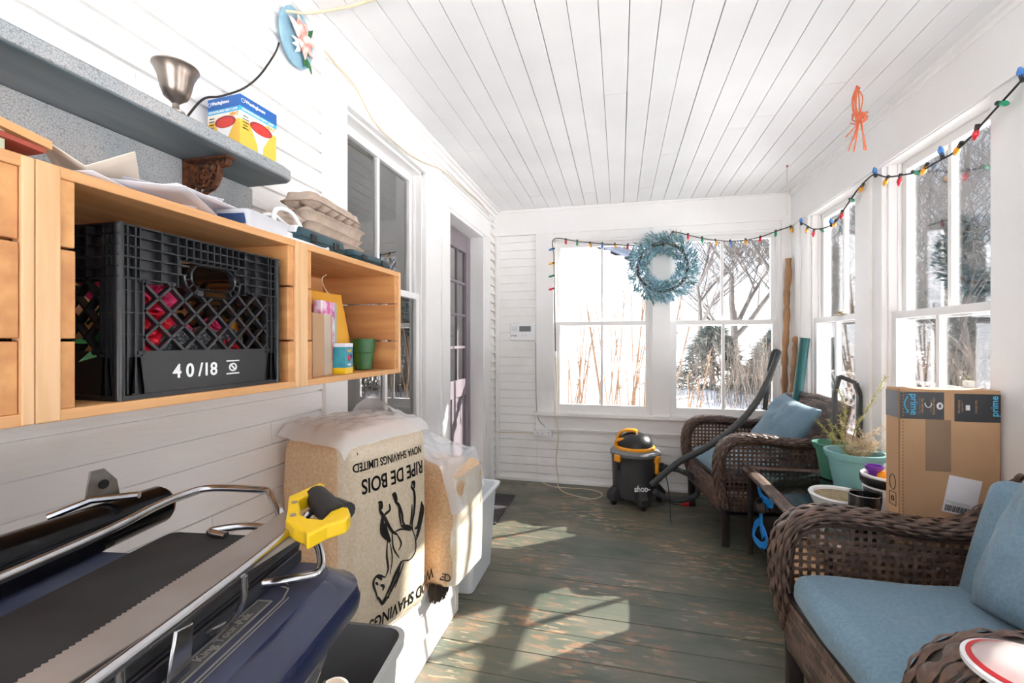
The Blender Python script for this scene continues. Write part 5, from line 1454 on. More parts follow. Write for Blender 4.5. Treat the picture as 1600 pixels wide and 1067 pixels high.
# cartons of the stack nest into each other: flattened ones
def flat_carton():
    mb = MB(); L, Wd = .31, .115; N = 120
    rings = [(.0, .84, 1.8), (.016, .92, 1.6), (.024, 1.0, .4), (.027, 1.07, 0), (.0285, 1.07, 0), (.028, .96, 0)]
    for z, s, sc in rings:
        for k in range(N):
            a = 2 * PI * k / N; e = .25
            x = math.copysign(abs(math.cos(a)) ** e, math.cos(a)) * Wd / 2 * s; y = math.copysign(abs(math.sin(a)) ** e, math.sin(a)) * (L / 2 - Wd / 2 * (1 - s))
            sx = 1 - .10 * sc * (.5 + .5 * math.cos((y / L + .5) * 6 * 2 * PI)) * .6; sy = 1 - .035 * sc * (.5 + .5 * math.cos((x / Wd + .5) * 2 * 2 * PI)) * .6
            mb.v.append(Vector((x * sx, y * sy, z)))
    for i in range(len(rings) - 1):
        for k in range(N): mb.f.append((i * N + k, i * N + (k + 1) % N, (i + 1) * N + (k + 1) % N, (i + 1) * N + k))
    mb.f.append(tuple(reversed(range(N)))); mb.f.append(tuple((len(rings) - 1) * N + k for k in range(N)))
    # egg bumps on top
    def top(u, v):
        b = abs(math.sin(u * 2 * PI)); c = abs(math.sin(v * 6 * PI)); return Vector(((u - .5) * Wd * .94, (v - .5) * L * .96, .027 + .018 * (b * c) ** .7))
    mb.grid(top, 20, 60); mb.uv = {}; return mb
fc = flat_carton().build('egg_carton', M['pulp'], None, smooth=50)
for i, (x, y, z, rz, tp_, w_) in enumerate(spots):
    o = fc if i == 0 else fc.copy()
    if i: COL.objects.link(o)
    o.location = (x, y, z); o.rotation_euler = (R(180) if i == 3 else 0, 0, rz)
    if i == 3: o.location.z += .058
    tag(o, names[i], 'egg carton', 'egg cartons in the tall stack')
names2 = ['grey egg carton, lowest of the crooked stack beside the power bar', 'grey egg carton in the middle of the crooked stack beside the power bar', 'grey egg carton on top of the crooked stack, tucked under the shelf end']
for i, (x, y, z, rz, tp_, w_) in enumerate(spots2):
    o = fc.copy(); COL.objects.link(o); o.scale = (.9, .62, 1); o.location = (x - .05, y - .03, z - .06 + .03 * i * .3); o.rotation_euler = (R(3), R(-4), 1.35 + rz); tag(o, names2[i], 'egg carton', 'egg cartons in the crooked stack')
# tool cases
M['case'] = mat('dark_teal_case', '#22454f', .4)
def toolcase(lab, c, hx, hy, h, rz):
    t = thing('tool_case', lab, 'tool case', c, rz)
    MB().loft([(0, 0, hx * .93, hy * .96, .008, 0), (0, 0, hx, hy, .010, h * .42), (0, 0, hx * 1.015, hy * 1.01, .011, h * .45)], 5).build('case_base', M['case'], t)
    MB().loft([(0, 0, hx * 1.015, hy * 1.01, .011, h * .48), (0, 0, hx, hy, .010, h * .52), (0, 0, hx * .95, hy * .97, .010, h * .9), (0, 0, hx * .9, hy * .94, .012, h)], 5).build('case_lid', M['case'], t)
    for y in (-hy * .5, hy * .5): MB().box((hx * .97, y - .012, h * .3), (hx * 1.05, y + .012, h * .75)).build('latch', M['black'], t, bevel=.002)
    return t
toolcase('thick dark teal tool case under the egg cartons, nearer the camera', (-.865, 1.045, zc), .085, .105, .048, R(4))
toolcase('thin dark teal tool case at the far end of the crates', (-.865, 1.285, zc), .09, .118, .036, R(2))
t = thing('yellow_tool', 'small yellow and black tool on the far tool case', 'tool', (-.87, 1.372, zc + .037))
MB().box((-.02, -.02, 0), (.02, .02, .016)).build('tool_body', M['yellow'], t, bevel=.004)
MB().tube([(0, -.02, .008), (0, -.032, .008)], .006, 10).build('tool_tip', M['black'], t)

# ------------------------------------------------------------ weathered shelf
def crackle():
    m = mat('crackled_paint', '#b9b8b8', .4, col2='#97a2a8', nscale=7, thr=(.3, .75))
    t = m.node_tree; b = t.nodes['Principled BSDF']; src = b.inputs['Base Color'].links[0].from_socket
    tc = t.nodes.new('ShaderNodeTexCoord'); vo = t.nodes.new('ShaderNodeTexVoronoi'); vo.feature = 'DISTANCE_TO_EDGE'; vo.inputs['Scale'].default_value = 190
    t.links.new(tc.outputs['Object'], vo.inputs[0])
    r = t.nodes.new('ShaderNodeValToRGB'); r.color_ramp.elements[0].position = .02; r.color_ramp.elements[1].position = .09
    r.color_ramp.elements[0].color = srgb('#5d4c46'); r.color_ramp.elements[1].color = (1, 1, 1, 1); t.links.new(vo.outputs[0], r.inputs[0])
    mx = t.nodes.new('ShaderNodeMix'); mx.data_type = 'RGBA'; mx.blend_type = 'MULTIPLY'; mx.inputs[0].default_value = .5
    t.links.new(src, mx.inputs[6]); t.links.new(r.outputs[0], mx.inputs[7]); t.links.new(mx.outputs[2], b.inputs['Base Color']); return m
M['crackle'] = crackle()
M['shelf'] = mat('weathered_blue_grey', '#7d858c', .45, col2='#4e6068', nscale=3, stretch=(3, .6, 1), detail=7)
SZ = 1.72
sh = thing('wall_shelf', 'weathered blue grey shelf on an ornate rusty bracket', 'shelf', (LX + .012, .5, SZ - .035))
off = Vector(sh.location)
prof = [(-1.088, -.4), (-.918, -.4), (-.918, 1.055), (-.925, 1.085), (-.945, 1.10), (-1.088, 1.10)]
m_ = MB(off); m_.prism(prof, .034, (0, 0, SZ - .034), (1, 0, 0), (0, 1, 0)); m_.build('shelf_board', M['shelf'], sh, smooth=0, bevel=.003)
m_ = MB(off); m_.prism([(x + (.0035 if i in (1, 2, 3, 4) else 0), y + (.0025 if i > 2 else 0)) for i, (x, y) in enumerate(prof)], .028, (0, 0, SZ - .031), (1, 0, 0), (0, 1, 0)); m_.build('crackled_edge', M['crackle'], sh, smooth=0, bevel=.003)
MB(off).box((LX + .012, -.4, 1.53), (LX + .026, 1.108, SZ - .035)).build('backboard', M['crackle'], sh, smooth=0, bevel=.002)
M['rust'] = mat('rusty_iron', '#7a4526', .6, .3, col2='#3c2318', nscale=60, bump=.5, bscale=150)
def bracket(y):
    m = MB(off); x0 = LX + .028; z0 = SZ - .036
    m.box((x0, y - .014, z0 - .005), (x0 + .135, y + .014, z0)); m.box((x0, y - .014, z0 - .105), (x0 + .005, y + .014, z0))
    def S_(pts, r=.0042): m.tube(bez([(x0 + a, y, z0 - b) for a, b in pts], 6), 1, 6, flat=(.008, r, (0, 1, 0)))
    S_([(.13, .006), (.125, .018), (.105, .022), (.10, .045), (.085, .07), (.06, .082), (.035, .10), (.008, .10)])
    S_([(.118, .008), (.112, .018), (.10, .014), (.104, .008)])
    for cx, cz, r in ((.05, .045, .026), (.05, .045, .014), (.028, .022, .011), (.075, .022, .012), (.024, .075, .012), (.085, .045, .008)):
        m.tube([(x0 + cx + r * math.cos(k / 14 * 2 * PI), y, z0 - cz + r * math.sin(k / 14 * 2 * PI)) for k in range(14)], 1, 6, flat=(.007, .0026, (0, 1, 0)), closed=True)
    for k in range(6):
        a = k * PI / 3; m.tube([(x0 + .05 + .004 * math.cos(a), y, z0 - .045 + .004 * math.sin(a)), (x0 + .05 + .025 * math.cos(a), y, z0 - .045 + .025 * math.sin(a))], 1, 5, flat=(.006, .002, (0, 1, 0)))
    m.ball((x0 + .05, y, z0 - .045), .007, 6)
    m.uv = {}; return m.build('ornate_bracket', M['rust'], sh, smooth=50)
bracket(.90); bracket(.10)
# metal cup, lamp box, blocks
t = thing('metal_goblet', 'tarnished silver goblet without a foot standing on the weathered shelf', 'goblet', (-.935, .758, SZ + .0))
MB().lathe([(.016, 0), (.017, .003), (.007, .008), (.006, .020), (.012, .026), (.022, .034), (.028, .05), (.033, .075), (.041, .094), (.043, .096), (.043, .099), (.040, .098), (.031, .075), (.025, .05), (.0001, .04)], (0, 0, 0), 36).build('cup_body', mat('tarnished_silver', '#9a9088', .3, .9, col2='#6e625a', nscale=14), t)
HB = Vector((-1.008, 1.008, SZ))
hb = thing('heat_lamp_box', 'blue, white and yellow heat lamp carton at the end of the shelf', 'box', HB, R(-4))
HX, HY, HH = .056, .058, .148
MB().box((-HX, -HY, 0), (HX, HY, HH)).build('carton', mat('carton_yellow', '#f2c24a', .5), hb, smooth=0, bevel=.001)
blue_ = mat('carton_blue', '#1f62b0', .45); cy_ = mat('carton_cyan', '#3fb4e6', .45); wht = M['whiteink']
def band2(z0, z1, m, e, nm): MB().box((-HX - e, -HY - e, z0), (HX + e, HY + e, z1)).build(nm, m, hb, smooth=0)
band2(HH - .030, HH + .0004, blue_, .0004, 'blue_band'); band2(HH - .042, HH - .030, cy_, .0004, 'cyan_band'); band2(.085, HH - .042, mat('carton_cream', '#f6efe0', .5), .0004, 'cream_band')
redl = mat('lamp_red', '#d93a30', .4); dred = mat('lamp_dark_red', '#a03038', .4)
for o_, ux in ((Vector((0, -HY - .0008, 0)), Vector((1, 0, 0))), (Vector((HX + .0008, 0, 0)), Vector((0, 1, 0)))):
    uy = Vector((0, 0, 1)); nrm = ux.cross(uy); h_ = HX if ux.x else HY
    def P_(a, b, e=0): return o_ + ux * a + uy * b + nrm * e
    bd = MB(); bd.add([P_(-.030, .082), P_(.040, .082), P_(.012, .035), P_(.010, .0), P_(-.002, .0), P_(-.006, .035)], [(0, 1, 2, 3, 4, 5)]); bd.build('printed_lamp_body', M['whiteink'], hb, smooth=0, recalc=False)
    for m, sc, e, nm in ((dred, 1, .0003, 'printed_lamp_rim'), (redl, .82, .0006, 'printed_lamp_face')):
        el = MB(); N = 24; el.add([P_(.006 + .036 * sc * math.cos(k / N * 2 * PI), .082 + (.0 if sc == 1 else -.002) + .016 * sc * math.sin(k / N * 2 * PI), e) for k in range(N)], [tuple(range(N))]); el.build(nm, m, hb, smooth=0, recalc=False)
    text('Westinghouse', .0125, P_(-.012, HH - .013), ux, uy, 'whiteink', hb, bold=.02, wid=.062)
    text('INFRARED HEAT LAMP', .008, P_(.006, HH - .036), ux, uy, 'whiteink', hb, bold=.02, wid=.082)
    text('250W', .007, P_(-.044, HH - .036), ux, uy, 'whiteink', hb, bold=.03)
    text('HEAT', .012, P_(.036, HH - .049), ux, uy, 'orange', hb, bold=.03)
    for k in range(5): text(('reflector', 'hardened', 'red glass', 'indoor', '5000 hrs')[k], .005, P_(-.042, HH - .052 - .008 * k), ux, uy, 'ink', hb)
    lr = MB(); N = 14; lr.tube([P_(-.050 + .005 * math.cos(k / N * 2 * PI), HH - .014 + .005 * math.sin(k / N * 2 * PI)) for k in range(N)], .0007, 4, closed=True); lr.build('round_mark', wht, hb)
o = MB().box((-.03, -.028, 0), (.03, .028, .022)).build('wood_block', mat('reddish_wood', '#9a5a40', .6), None, bevel=.002, smooth=0); o.location = (-1.0, .535, SZ); o.rotation_euler = (0, 0, R(30)); tag(o, 'small reddish wood block at the left end of the shelf', 'block')
t = thing('wooden_birdhouse', 'pale green little wooden house with a red-edged roof on the leftmost crate', 'birdhouse', (-.86, .40, CZ1 + .001))
MB().box((-.05, -.06, 0), (.05, .02, .05)).build('house_body', mat('pale_green_wood', '#c8d4b8', .6), t, smooth=0, bevel=.002)
m_ = MB(); m_.add([(-.06, -.08, .06), (.06, -.08, .06), (.06, .065, .035), (-.06, .065, .035), (-.06, -.08, .072), (.06, -.08, .072), (.06, .065, .047), (-.06, .065, .047)], [(3, 2, 1, 0), (4, 5, 6, 7), (0, 1, 5, 4), (1, 2, 6, 5), (2, 3, 7, 6), (3, 0, 4, 7)]); m_.build('roof_board', M['crate_y'], t, smooth=0)
MB().box((-.058, -.07, .033), (.058, .055, .040), Matrix.Rotation(R(-6), 4, 'X')).build('red_underside', mat('red_wood', '#a04838', .6), t, smooth=0)

# ------------------------------------------------------------ flower plaque and its wire
fp = thing('flower_plaque', 'oval blue plaque with a pink lily, high on the left wall', 'plaque', (LX + .022, 1.292, 2.262))
N = 36
m_ = MB(); m_.prism([(.078 * math.cos(k / N * 2 * PI), .098 * math.sin(k / N * 2 * PI)) for k in range(N)], .010, (0, 0, 0), (0, 1, 0), (0, 0, 1)); m_.build('plaque_disc', mat('plaque_blue', '#8fb4c4', .5, col2='#7aa3b8', nscale=20), fp, smooth=30, bevel=.003)
lm = mat('lily_petal', '#e08a80', .5, col2='#f6e4da', nscale=35, thr=(.4, .6)); 
def petal(cx, cz, ang, L, wd, m, nm, lift=.02):
    g = MB(); d = Vector((0, math.cos(ang), math.sin(ang))); q = Vector((0, -math.sin(ang), math.cos(ang)))
    g.grid(lambda u, v: Vector((.013, cy0, cz)) * 0 + Vector((.012 + lift * math.sin(v * 2.6) + .004 * (1 - (2 * u - 1) ** 2), cx, cz)) + d * (L * v) + q * ((u - .5) * wd * math.sin(PI * (.08 + .9 * v) ** .8)), 6, 8)
    g.uv = {}; g.build(nm, m, fp, smooth=60, solid=.0015, recalc=False)
cy0 = 0
for k, a in enumerate((70, 105, 10, -35, -75, 150)): petal(.006, .004, R(a), .068, .036, lm, 'petal', .012)
for k, a in enumerate((200, 235, 165)): petal(.0, -.03, R(a), .04, .018, M['whitepl'], 'bud_petal', .012)
for a, x, z in ((60, .045, .03), (-60, .04, -.05), (-95, .03, -.04)): petal(x, z, R(a), .045, .018, M['rleaf'], 'leaf', .004)
MB().box((-.004, -.05, .086), (.004, .0, .10)).build('hanger', M['ink'], fp)
cord('black_wire', 'thin black wire running from the flower plaque down to the shelf', [PX(436, 66, LX + .03), PX(432, 78, LX + .022), PX(424, 92, LX + .02), PX(405, 118, LX + .02), PX(380, 138, LX + .02), PX(345, 150, LX + .02), PX(315, 156, LX + .03), (-1.04, .84, SZ + .01), (-1.02, .80, SZ + .004)], .0028, 'ink')

# ------------------------------------------------------------ bales of shavings on the bulkhead
def shav():
    m = mat('wood_shavings', '#d2a578', .45, col2='#e6c8a2', nscale=110, bump=.25, bscale=120, thr=(.3, .7), detail=8, coat=.35)
    return m
M['shav'] = shav()
M['shavp'] = mat('printed_shavings_film', '#d9c6a8', .4, col2='#eadbc4', nscale=130, bump=.12, bscale=100, coat=.4, thr=(.3, .75), detail=8)
def mtx_bale(corner, ang):  # corner: near front bottom; local x runs back to the wall, y along the front
    return Matrix.Translation(corner) @ Matrix.Rotation(ang, 4, 'Z')
def bale(name, lab, c, ang, h, seed, r=.075, amp=.006):
    o_ = thing(name, lab, 'bale', c, ang)
    rbox((0, 0, h[2]), h, r, 26, amp, 9, seed, .018).build('shavings_block', M['shav'], o_, smooth=180)
    return o_
A1 = R(-17)
# front face runs from (-.76,1.11) to (-.65,1.466)
fa, fb = Vector((-.775, 1.13, 0)), Vector((-.668, 1.480, 0))
d1 = (fb - fa).normalized(); n1 = Vector((d1.y, -d1.x, 0))   # outward (+x)
ln = (fb - fa).length; dep = .335
c1 = (fa + fb) / 2 - n1 * dep / 2; c1.z = BKZ
ang1 = math.atan2(n1.y, n1.x)
ba = bale('wood_shavings_bale', 'big clear-wrapped bale of wood shavings printed with an upside-down horse', c1, ang1, (dep / 2, ln / 2, .335), 2)
# printed front panel: a thin sleeve following the front face
g = MB(); hx_, hy_, hz_ = dep / 2, ln / 2, .335
def fr_(u, v):
    a = 2 * u - 1; b = 2 * v - 1
    return Vector((hx_ + .0215 * (1 - a ** 2) * (1 - b ** 2) ** 1.0 + .004 - .035 * max(0, abs(a) - .78) * 3 * max(0, abs(a) - .78) * 8 - .02 * max(0, abs(b) - .84) ** 2 * 60, a * (hy_ - .004), hz_ + b * (hz_ - .012)))
g.grid(fr_, 30, 40); g.uv = {}; g.build('printed_film', M['shavp'], ba, smooth=180, recalc=False)
FXL = hx_ + .028
inv1 = (Matrix.Translation(c1) @ Matrix.Rotation(ang1, 4, 'Z')).inverted()
def on_face(u, v, e=0):
    """where the sight line of that spot meets the printed face, in the bale's space"""
    o_ = inv1 @ Vector((0, 0, EYE)); d = (inv1.to_3x3() @ ray(u, v)); x = hx_ + .004
    for _ in range(6):
        t = (x - o_.x) / d.x; p = o_ + d * t
        uu = max(0, min(1, (p.y / (hy_ - .004) + 1) / 2)); vv = max(0, min(1, ((p.z - hz_) / (hz_ - .012) + 1) / 2)); x = fr_(uu, vv).x + e
    return p
def sit(me_ob):
    for v in me_ob.data.vertices:
        uu = max(0, min(1, (v.co.y / (hy_ - .004) + 1) / 2)); vv = max(0, min(1, ((v.co.z - hz_) / (hz_ - .012) + 1) / 2)); v.co.x = fr_(uu, vv).x + .0015
q = lambda a, b: (380 + a * .419, 620 + b * .419)
def face_text(s, cpx, size, wid):
    p = on_face(*cpx); o_ = text(s, size, (0, p.y, p.z), (0, -1, 0), (0, 0, -1), 'ink', ba, bold=.02, wid=wid)
    # finer mesh for following the bulge
    sit(o_); return o_
face_text('NOVA SHAVINGS LIMITED', q(553, 226), .036, .285)
face_text('RIPE DE BOIS', q(570, 292), .062, .265)
face_text('WOOD SHAVINGS', (640, 934), .056, .35)
MBp = MB(); pa = [on_face(*q(a, b)) for a, b in ((380, 214), (424, 206), (426, 216), (384, 227))]; MBp.add([p + Vector((.003, 0, 0)) for p in pa], [(0, 1, 2, 3)]); MBp.build('black_bar_mark', M['ink'], ba, smooth=0, recalc=False)
hs1 = [([(632, 318), (628, 335), (637, 350), (640, 385), (637, 430), (630, 470), (632, 500)], 4.5), ([(627, 318), (637, 318), (638, 340)], 5), ([(630, 400), (628, 440), (620, 490)], 3),
       ([(560, 368), (570, 392), (580, 402), (592, 435), (596, 465), (610, 488)], 4.5), ([(556, 365), (566, 362), (574, 388)], 5), ([(580, 410), (584, 445), (590, 480)], 3),
       ([(508, 396), (512, 425), (528, 450), (538, 470), (556, 500), (575, 512)], 5), ([(503, 393), (515, 392), (516, 415), (506, 410)], 4), ([(545, 398), (547, 420), (530, 436), (520, 450)], 4), ([(520, 440), (518, 475), (520, 505), (536, 530)], 7), ([(528, 470), (532, 505), (548, 540)], 8),
       ([(560, 505), (590, 492), (625, 498)], 2.5), ([(590, 480), (612, 484), (632, 492)], 6), ([(632, 495), (643, 530), (642, 575), (622, 605), (596, 609)], 2.5), ([(556, 500), (560, 560), (582, 600)], 2.5), ([(575, 512), (590, 545), (580, 570)], 2.5),
       ([(596, 609), (584, 628), (575, 670), (555, 715), (528, 765)], 5), ([(590, 612), (572, 650), (550, 705), (530, 745)], 5), ([(600, 612), (588, 650), (566, 710)], 3), ([(538, 535), (536, 590), (541, 640), (530, 672)], 3), ([(548, 545), (556, 600), (548, 660)], 2),
       ([(530, 672), (505, 664), (490, 678), (486, 700), (494, 725), (503, 755)], 3.5), ([(497, 668), (512, 672), (516, 682)], 5), ([(503, 745), (520, 770), (528, 752), (545, 745)], 5), ([(512, 700), (524, 706), (520, 722)], 4), ([(494, 690), (504, 700)], 3),
       ([(640, 490), (652, 480), (660, 440), (666, 388)], 6), ([(646, 520), (658, 480), (670, 420), (664, 395)], 7), ([(642, 540), (656, 500), (668, 450)], 4)]
for pts, wd in hs1:
    m_ = MB(); P2 = bez([on_face(*q(a, b), .0018) for a, b in pts], 4)
    for p in P2: pass
    n_ = Vector((1, 0, 0)); base = len(m_.v); wdm = wd * .0010
    L_ = len(P2)
    for i, p in enumerate(P2):
        d = (P2[min(i + 1, L_ - 1)] - P2[max(i - 1, 0)]).normalized(); s = d.cross(n_).normalized() * wdm * (.45 + .75 * math.sin(PI * (i + .5) / L_)); m_.v += [p - s, p + s]
    for i in range(L_ - 1): m_.f.append((2 * i, 2 * i + 1, 2 * i + 3, 2 * i + 2))
    m_.build('horse_print_stroke', M['ink'], ba, smooth=0, recalc=False)
# second bale
c2 = Vector((-.79, 1.735, BKZ))
bb2 = bale('wood_shavings_bale', 'smaller bale of wood shavings with loose plastic, behind the horse bale', c2, R(-6), (.195, .15, .225), 7, .05)
g = MB(); g.grid(lambda u, v: Vector((.195 + .018 * (1 - (2 * u - 1) ** 2) * (1 - (2 * v - 1) ** 2) + .003 - .02 * max(0, abs(2 * u - 1) - .8) ** 2 * 40, (2 * u - 1) * .142, .225 + (2 * v - 1) * .205)), 16, 16); g.uv = {}
g.build('white_film', mat('milky_film', '#efe8dd', .3, col2='#e2d2b8', nscale=20, coat=.5), bb2, smooth=180, recalc=False)
text('ED', .04, (.165, -.1535, .06), (1, 0, 0), (0, 0, 1), 'ink', bb2, bold=.02)
# loose gathered plastic over both bales
def sheet(name, lab, fn, nu=50, nv=40, th=.0006):
    m_ = MB(); m_.grid(fn, nu, nv); m_.uv = {}
    o_ = m_.build(name, M['film'], None, smooth=180, recalc=False); return tag(o_, lab, 'plastic sheet')
def wr1(x, y, s=1): return .02 * noise.noise(Vector((x * 9, y * 9, 0)) * s) + .012 * noise.noise(Vector((x * 25, y * 18, 4)) * s)
def sh1(u, v):
    # over the second bale: from the wall side up to a peak, then down over the front edge
    y = 1.50 + .40 * u; t = v
    x = -1.02 + .45 * t
    z = BKZ + .48 + (.27 - .22 * u) * math.exp(-((t - .25) / .35) ** 2) + wr1(x, y)
    if t > .86: z -= (t - .86) * 1.2 + .0; x = -1.02 + .45 * .86 + .45 * (t - .86) * .7
    return Vector((x, y, z))
sheet('plastic_sheet', 'crumpled clear plastic bag top standing up over the smaller bale', sh1)
def sh2(u, v):
    a = 2 * u - 1; b = 2 * v - 1
    p = Vector((a * (hx_ + .012), b * (hy_ + .01), .335 * 2 + .012 + .02 * (1 - a * a) * (1 - b * b) + .6 * abs(wr1(a * .3, b * .3)) - .05 * max(0, abs(a) - .8) ** 2 * 20 - .05 * max(0, abs(b) - .8) ** 2 * 20))
    return Matrix.Translation(c1) @ Matrix.Rotation(ang1, 4, 'Z') @ p
sheet('plastic_sheet', 'crinkled clear plastic lying on top of the horse bale', sh2, 30, 30)
# dark bristle bundle under the overhang, white tub behind
rn = random.Random(6); m_ = MB()
for i in range(500):
    a = rn.uniform(0, 2 * PI); r_ = .05 * math.sqrt(rn.random()); p = Vector((r_ * math.cos(a) * .6, r_ * math.sin(a) * 1.2, 0)); m_.tube([p, p + Vector((rn.uniform(-.01, .012), rn.uniform(-.02, .02), rn.uniform(.05, .075)))], .0012, 3, cap=False)
m_.uv = {}
o = m_.build('brush_head', mat('dark_bristles', '#4b4038', .8), None, smooth=0, recalc=False); o.location = (-.69, 1.62, .225)
tag(o, 'dark bristly brush end poking out below the smaller bale', 'brush')
t = thing('plastic_tub', 'white plastic tub on the floor behind the bales', 'tub', (-.80, 2.20, 0))
MB().loft([(0, 0, .105, .17, .03, 0), (0, 0, .13, .20, .035, .42), (0, 0, .15, .215, .04, .425), (0, 0, .152, .217, .04, .44), (0, 0, .128, .195, .035, .438), (0, 0, .102, .165, .03, .01)], 6).build('tub_body', mat('milky_white_tub', '#e9eef2', .35), t)

# ------------------------------------------------------------ luggage trunk with chrome rack
TC = Vector((-.56, .22, .56)); TA = R(8)
tp_ = thing('luggage_trunk', 'dark blue motorcycle luggage trunk with a chrome rack, at the lower left', 'luggage trunk', TC, TA)
M['navy'] = mat('navy_lacquer', '#1b2442', .25, col2='#262f4e', nscale=5, coat=.4)
M['navydust'] = mat('dusty_navy_top', '#555a70', .5, col2='#3e4560', nscale=9)
LZ = .325
lx, hy = -.03, .385
MB().loft([(lx, 0, .235, hy - .05, .06, LZ - .10), (lx, 0, .256, hy - .015, .06, LZ - .06), (lx, 0, .262, hy, .06, LZ - .058), (lx, 0, .264, hy + .003, .062, LZ - .04), (lx, 0, .258, hy, .06, LZ - .026)], 7, cap1=False, cap0=True).build('lid_rim', M['navy'], tp_, smooth=35)
MB().loft([(lx, 0, .258, hy, .06, LZ - .026), (lx, 0, .248, hy - .008, .058, LZ - .022), (lx, 0, .235, hy - .03, .05, LZ - .004), (lx, 0, .226, hy - .036, .045, LZ)], 7, cap0=False, cap1=False).build('lid_bevel', M['navy'], tp_, smooth=35)
MB().loft([(lx, 0, .226, hy - .036, .045, LZ - .0005), (lx, 0, .221, hy - .041, .04, LZ + .001)], 7, cap0=False).build('lid_top', M['navydust'], tp_, smooth=35)
MB().loft([(lx, 0, .17, hy - .12, .05, 0), (lx, 0, .19, hy - .10, .06, .06), (lx, 0, .235, hy - .04, .06, LZ - .10), (lx, 0, .244, hy - .03, .06, LZ - .068)], 7).build('trunk_body', M['navy'], tp_, smooth=35)
MB().bar((.208, -.30, LZ - .065), (.208, .22, LZ - .065), .004, .006).build('chrome_trim', M['chrome'], tp_)
M['smoke'] = mat('smoky_reflector', '#6f706a', .25, col2='#3c3e44', nscale=6)
MB().prism([(-.16, .05), (.24, .05), (.285, .20), (-.20, .20)], .004, (.158, 0, 0), (0, 1, 0), (.24, 0, 1)).build('side_reflector', M['smoke'], tp_, smooth=0, bevel=.002)
# pinstripes and name
M['stripe'] = mat('silver_stripe', '#b9b4aa', .4, .3)
def stripe(x0, y0, x1, y1, wd=.0022): 
    MB().bar((x0, y0, LZ + .0022), (x1, y1, LZ + .0022), wd, .0008).build('pinstripe', M['stripe'], tp_, smooth=0)
stripe(.137, -.28, .137, .245); stripe(.156, -.28, .156, .245); stripe(.137, .245, .156, .245)
MB().box((.138, -.28, LZ + .0012), (.155, .244, LZ + .0018)).build('stripe_field', mat('grey_decal', '#6a6b6c', .5), tp_, smooth=0)
stripe(.168, -.28, .168, .25); stripe(.168, .25, .16, .275); stripe(.16, .275, .13, .285); stripe(.173, -.28, .173, .255, .0012)
text('King Tour-Pak', .0145, (.1465, .175, LZ + .003), (0, 1, 0), (-1, 0, 0), M['stripe'], tp_, outline=False, bold=.012, wid=.082)
# rubber pad, tray edge
MB().loft([(.005, .03, .112, .345, .012, LZ + .002), (.005, .03, .115, .348, .012, LZ + .02), (.005, .03, .111, .344, .012, LZ + .026)], 4).build('rubber_pad', M['matte_black'], tp_, smooth=35)
for x in (.123, .131): MB().bar((x, -.34, LZ + .010), (x, .35, LZ + .010), .004, .016).build('slide_rail', mat('dull_grey_metal', '#4d5058', .4, .6) if x == .123 else bpy.data.materials['dull_grey_metal'], tp_)
ZR = .97 - .56
def rod(pts, r, nm='rack_rail', n=8): MB().tube(bez(pts, n), r, 12).build(nm, M['chrome'], tp_, smooth=60)
rod([(.185, -.35, ZR), (.182, -.1, ZR), (.176, .15, ZR), (.166, .29, ZR), (.163, .315, ZR + .002), (.155, .335, ZR - .006), (.145, .335, ZR - .022), (.140, .315, ZR - .034)], .0062)
rod([(-.07, -.45, ZR), (-.07, -.1, ZR), (-.074, .2, ZR), (-.092, .33, ZR), (-.092, .385, ZR), (-.075, .415, ZR), (.0, .418, ZR), (.035, .412, ZR), (.06, .385, ZR), (.10, .345, ZR - .006), (.12, .325, ZR - .02)], .0062)
rod([(.0, .36, LZ + .03), (-.03, .365, LZ + .034), (.02, .385, LZ + .036), (.09, .37, LZ + .036), (.115, .34, LZ + .032)], .006)
for y in (-.16, .02, .16): rod([(.181, y, ZR - .004), (.179, y + .002, ZR - .03), (.165, y + .004, ZR - .055), (.148, y + .004, ZR - .066), (.134, y + .004, LZ + .012)], .0038, 'rack_post', 5)
rod([(.132, .262, LZ + .014), (.155, .268, LZ + .016), (.188, .288, LZ + .016), (.190, .305, LZ + .018), (.170, .335, LZ + .03), (.148, .352, LZ + .04)], .006, 'rack_loop')
MB().prism([(0, 0), (.03, 0), (.034, .05), (.012, .055)], .004, (.150, .09, LZ + .002), (0, 1, 0), (0, 0, 1)).build('chrome_hinge', M['chrome'], tp_, bevel=.002)
# black chromed pipe lying along the wall side with its mounting tab
pp = thing('exhaust_pipe', 'black chromed pipe with a mounting tab lying behind the rack, beside the wall', 'pipe', (-.84, .1, .885 + .004))
MB().tube([(.045, -.5, .030), (.045, .1, .030), (.01, .54, .034)], [.05, .048, .034], 24).build('pipe_body', mat('black_chrome', '#1a1a1d', .15, .7), pp)
MB().tube([(.01, .538, .034), (.009, .546, .034)], .030, 20).build('pipe_mouth', M['rust'], pp)
MB().prism([(0, 0), (.055, .0), (.05, .03), (.03, .055), (.008, .055)], .003, (-.035, .45, .06), (0, 1, 0), (0, 0, 1)).build('mounting_tab', mat('scuffed_steel', '#a8a6a2', .35, .7, col2='#7a6a5c', nscale=20), pp, bevel=.001)
MB().tube([(-.033, .478, .088), (-.030, .478, .088)], .008, 16).build('tab_hole', M['ink'], pp)
MB().tube([(-.03, .40, .06), (.0, .44, .076), (.06, .47, .08)], .006, 8).build('tab_arm', M['chrome'], pp)
# wooden stand below the trunk
st_ = thing('wooden_stand', 'plain wooden stand carrying the luggage trunk', 'stand', (-.62, .2, 0))
MB().box((-.10, -.28, .53), (.17, .25, .56)).build('stand_top', M['crate_y'], st_, smooth=0)
for x in (-.08, .15):
    for y in (-.25, .22): MB().box((x - .02, y - .02, BKZ if x < -.05 else 0), (x + .02, y + .02, .53)).build('leg', M['crate_z'], st_, smooth=0)
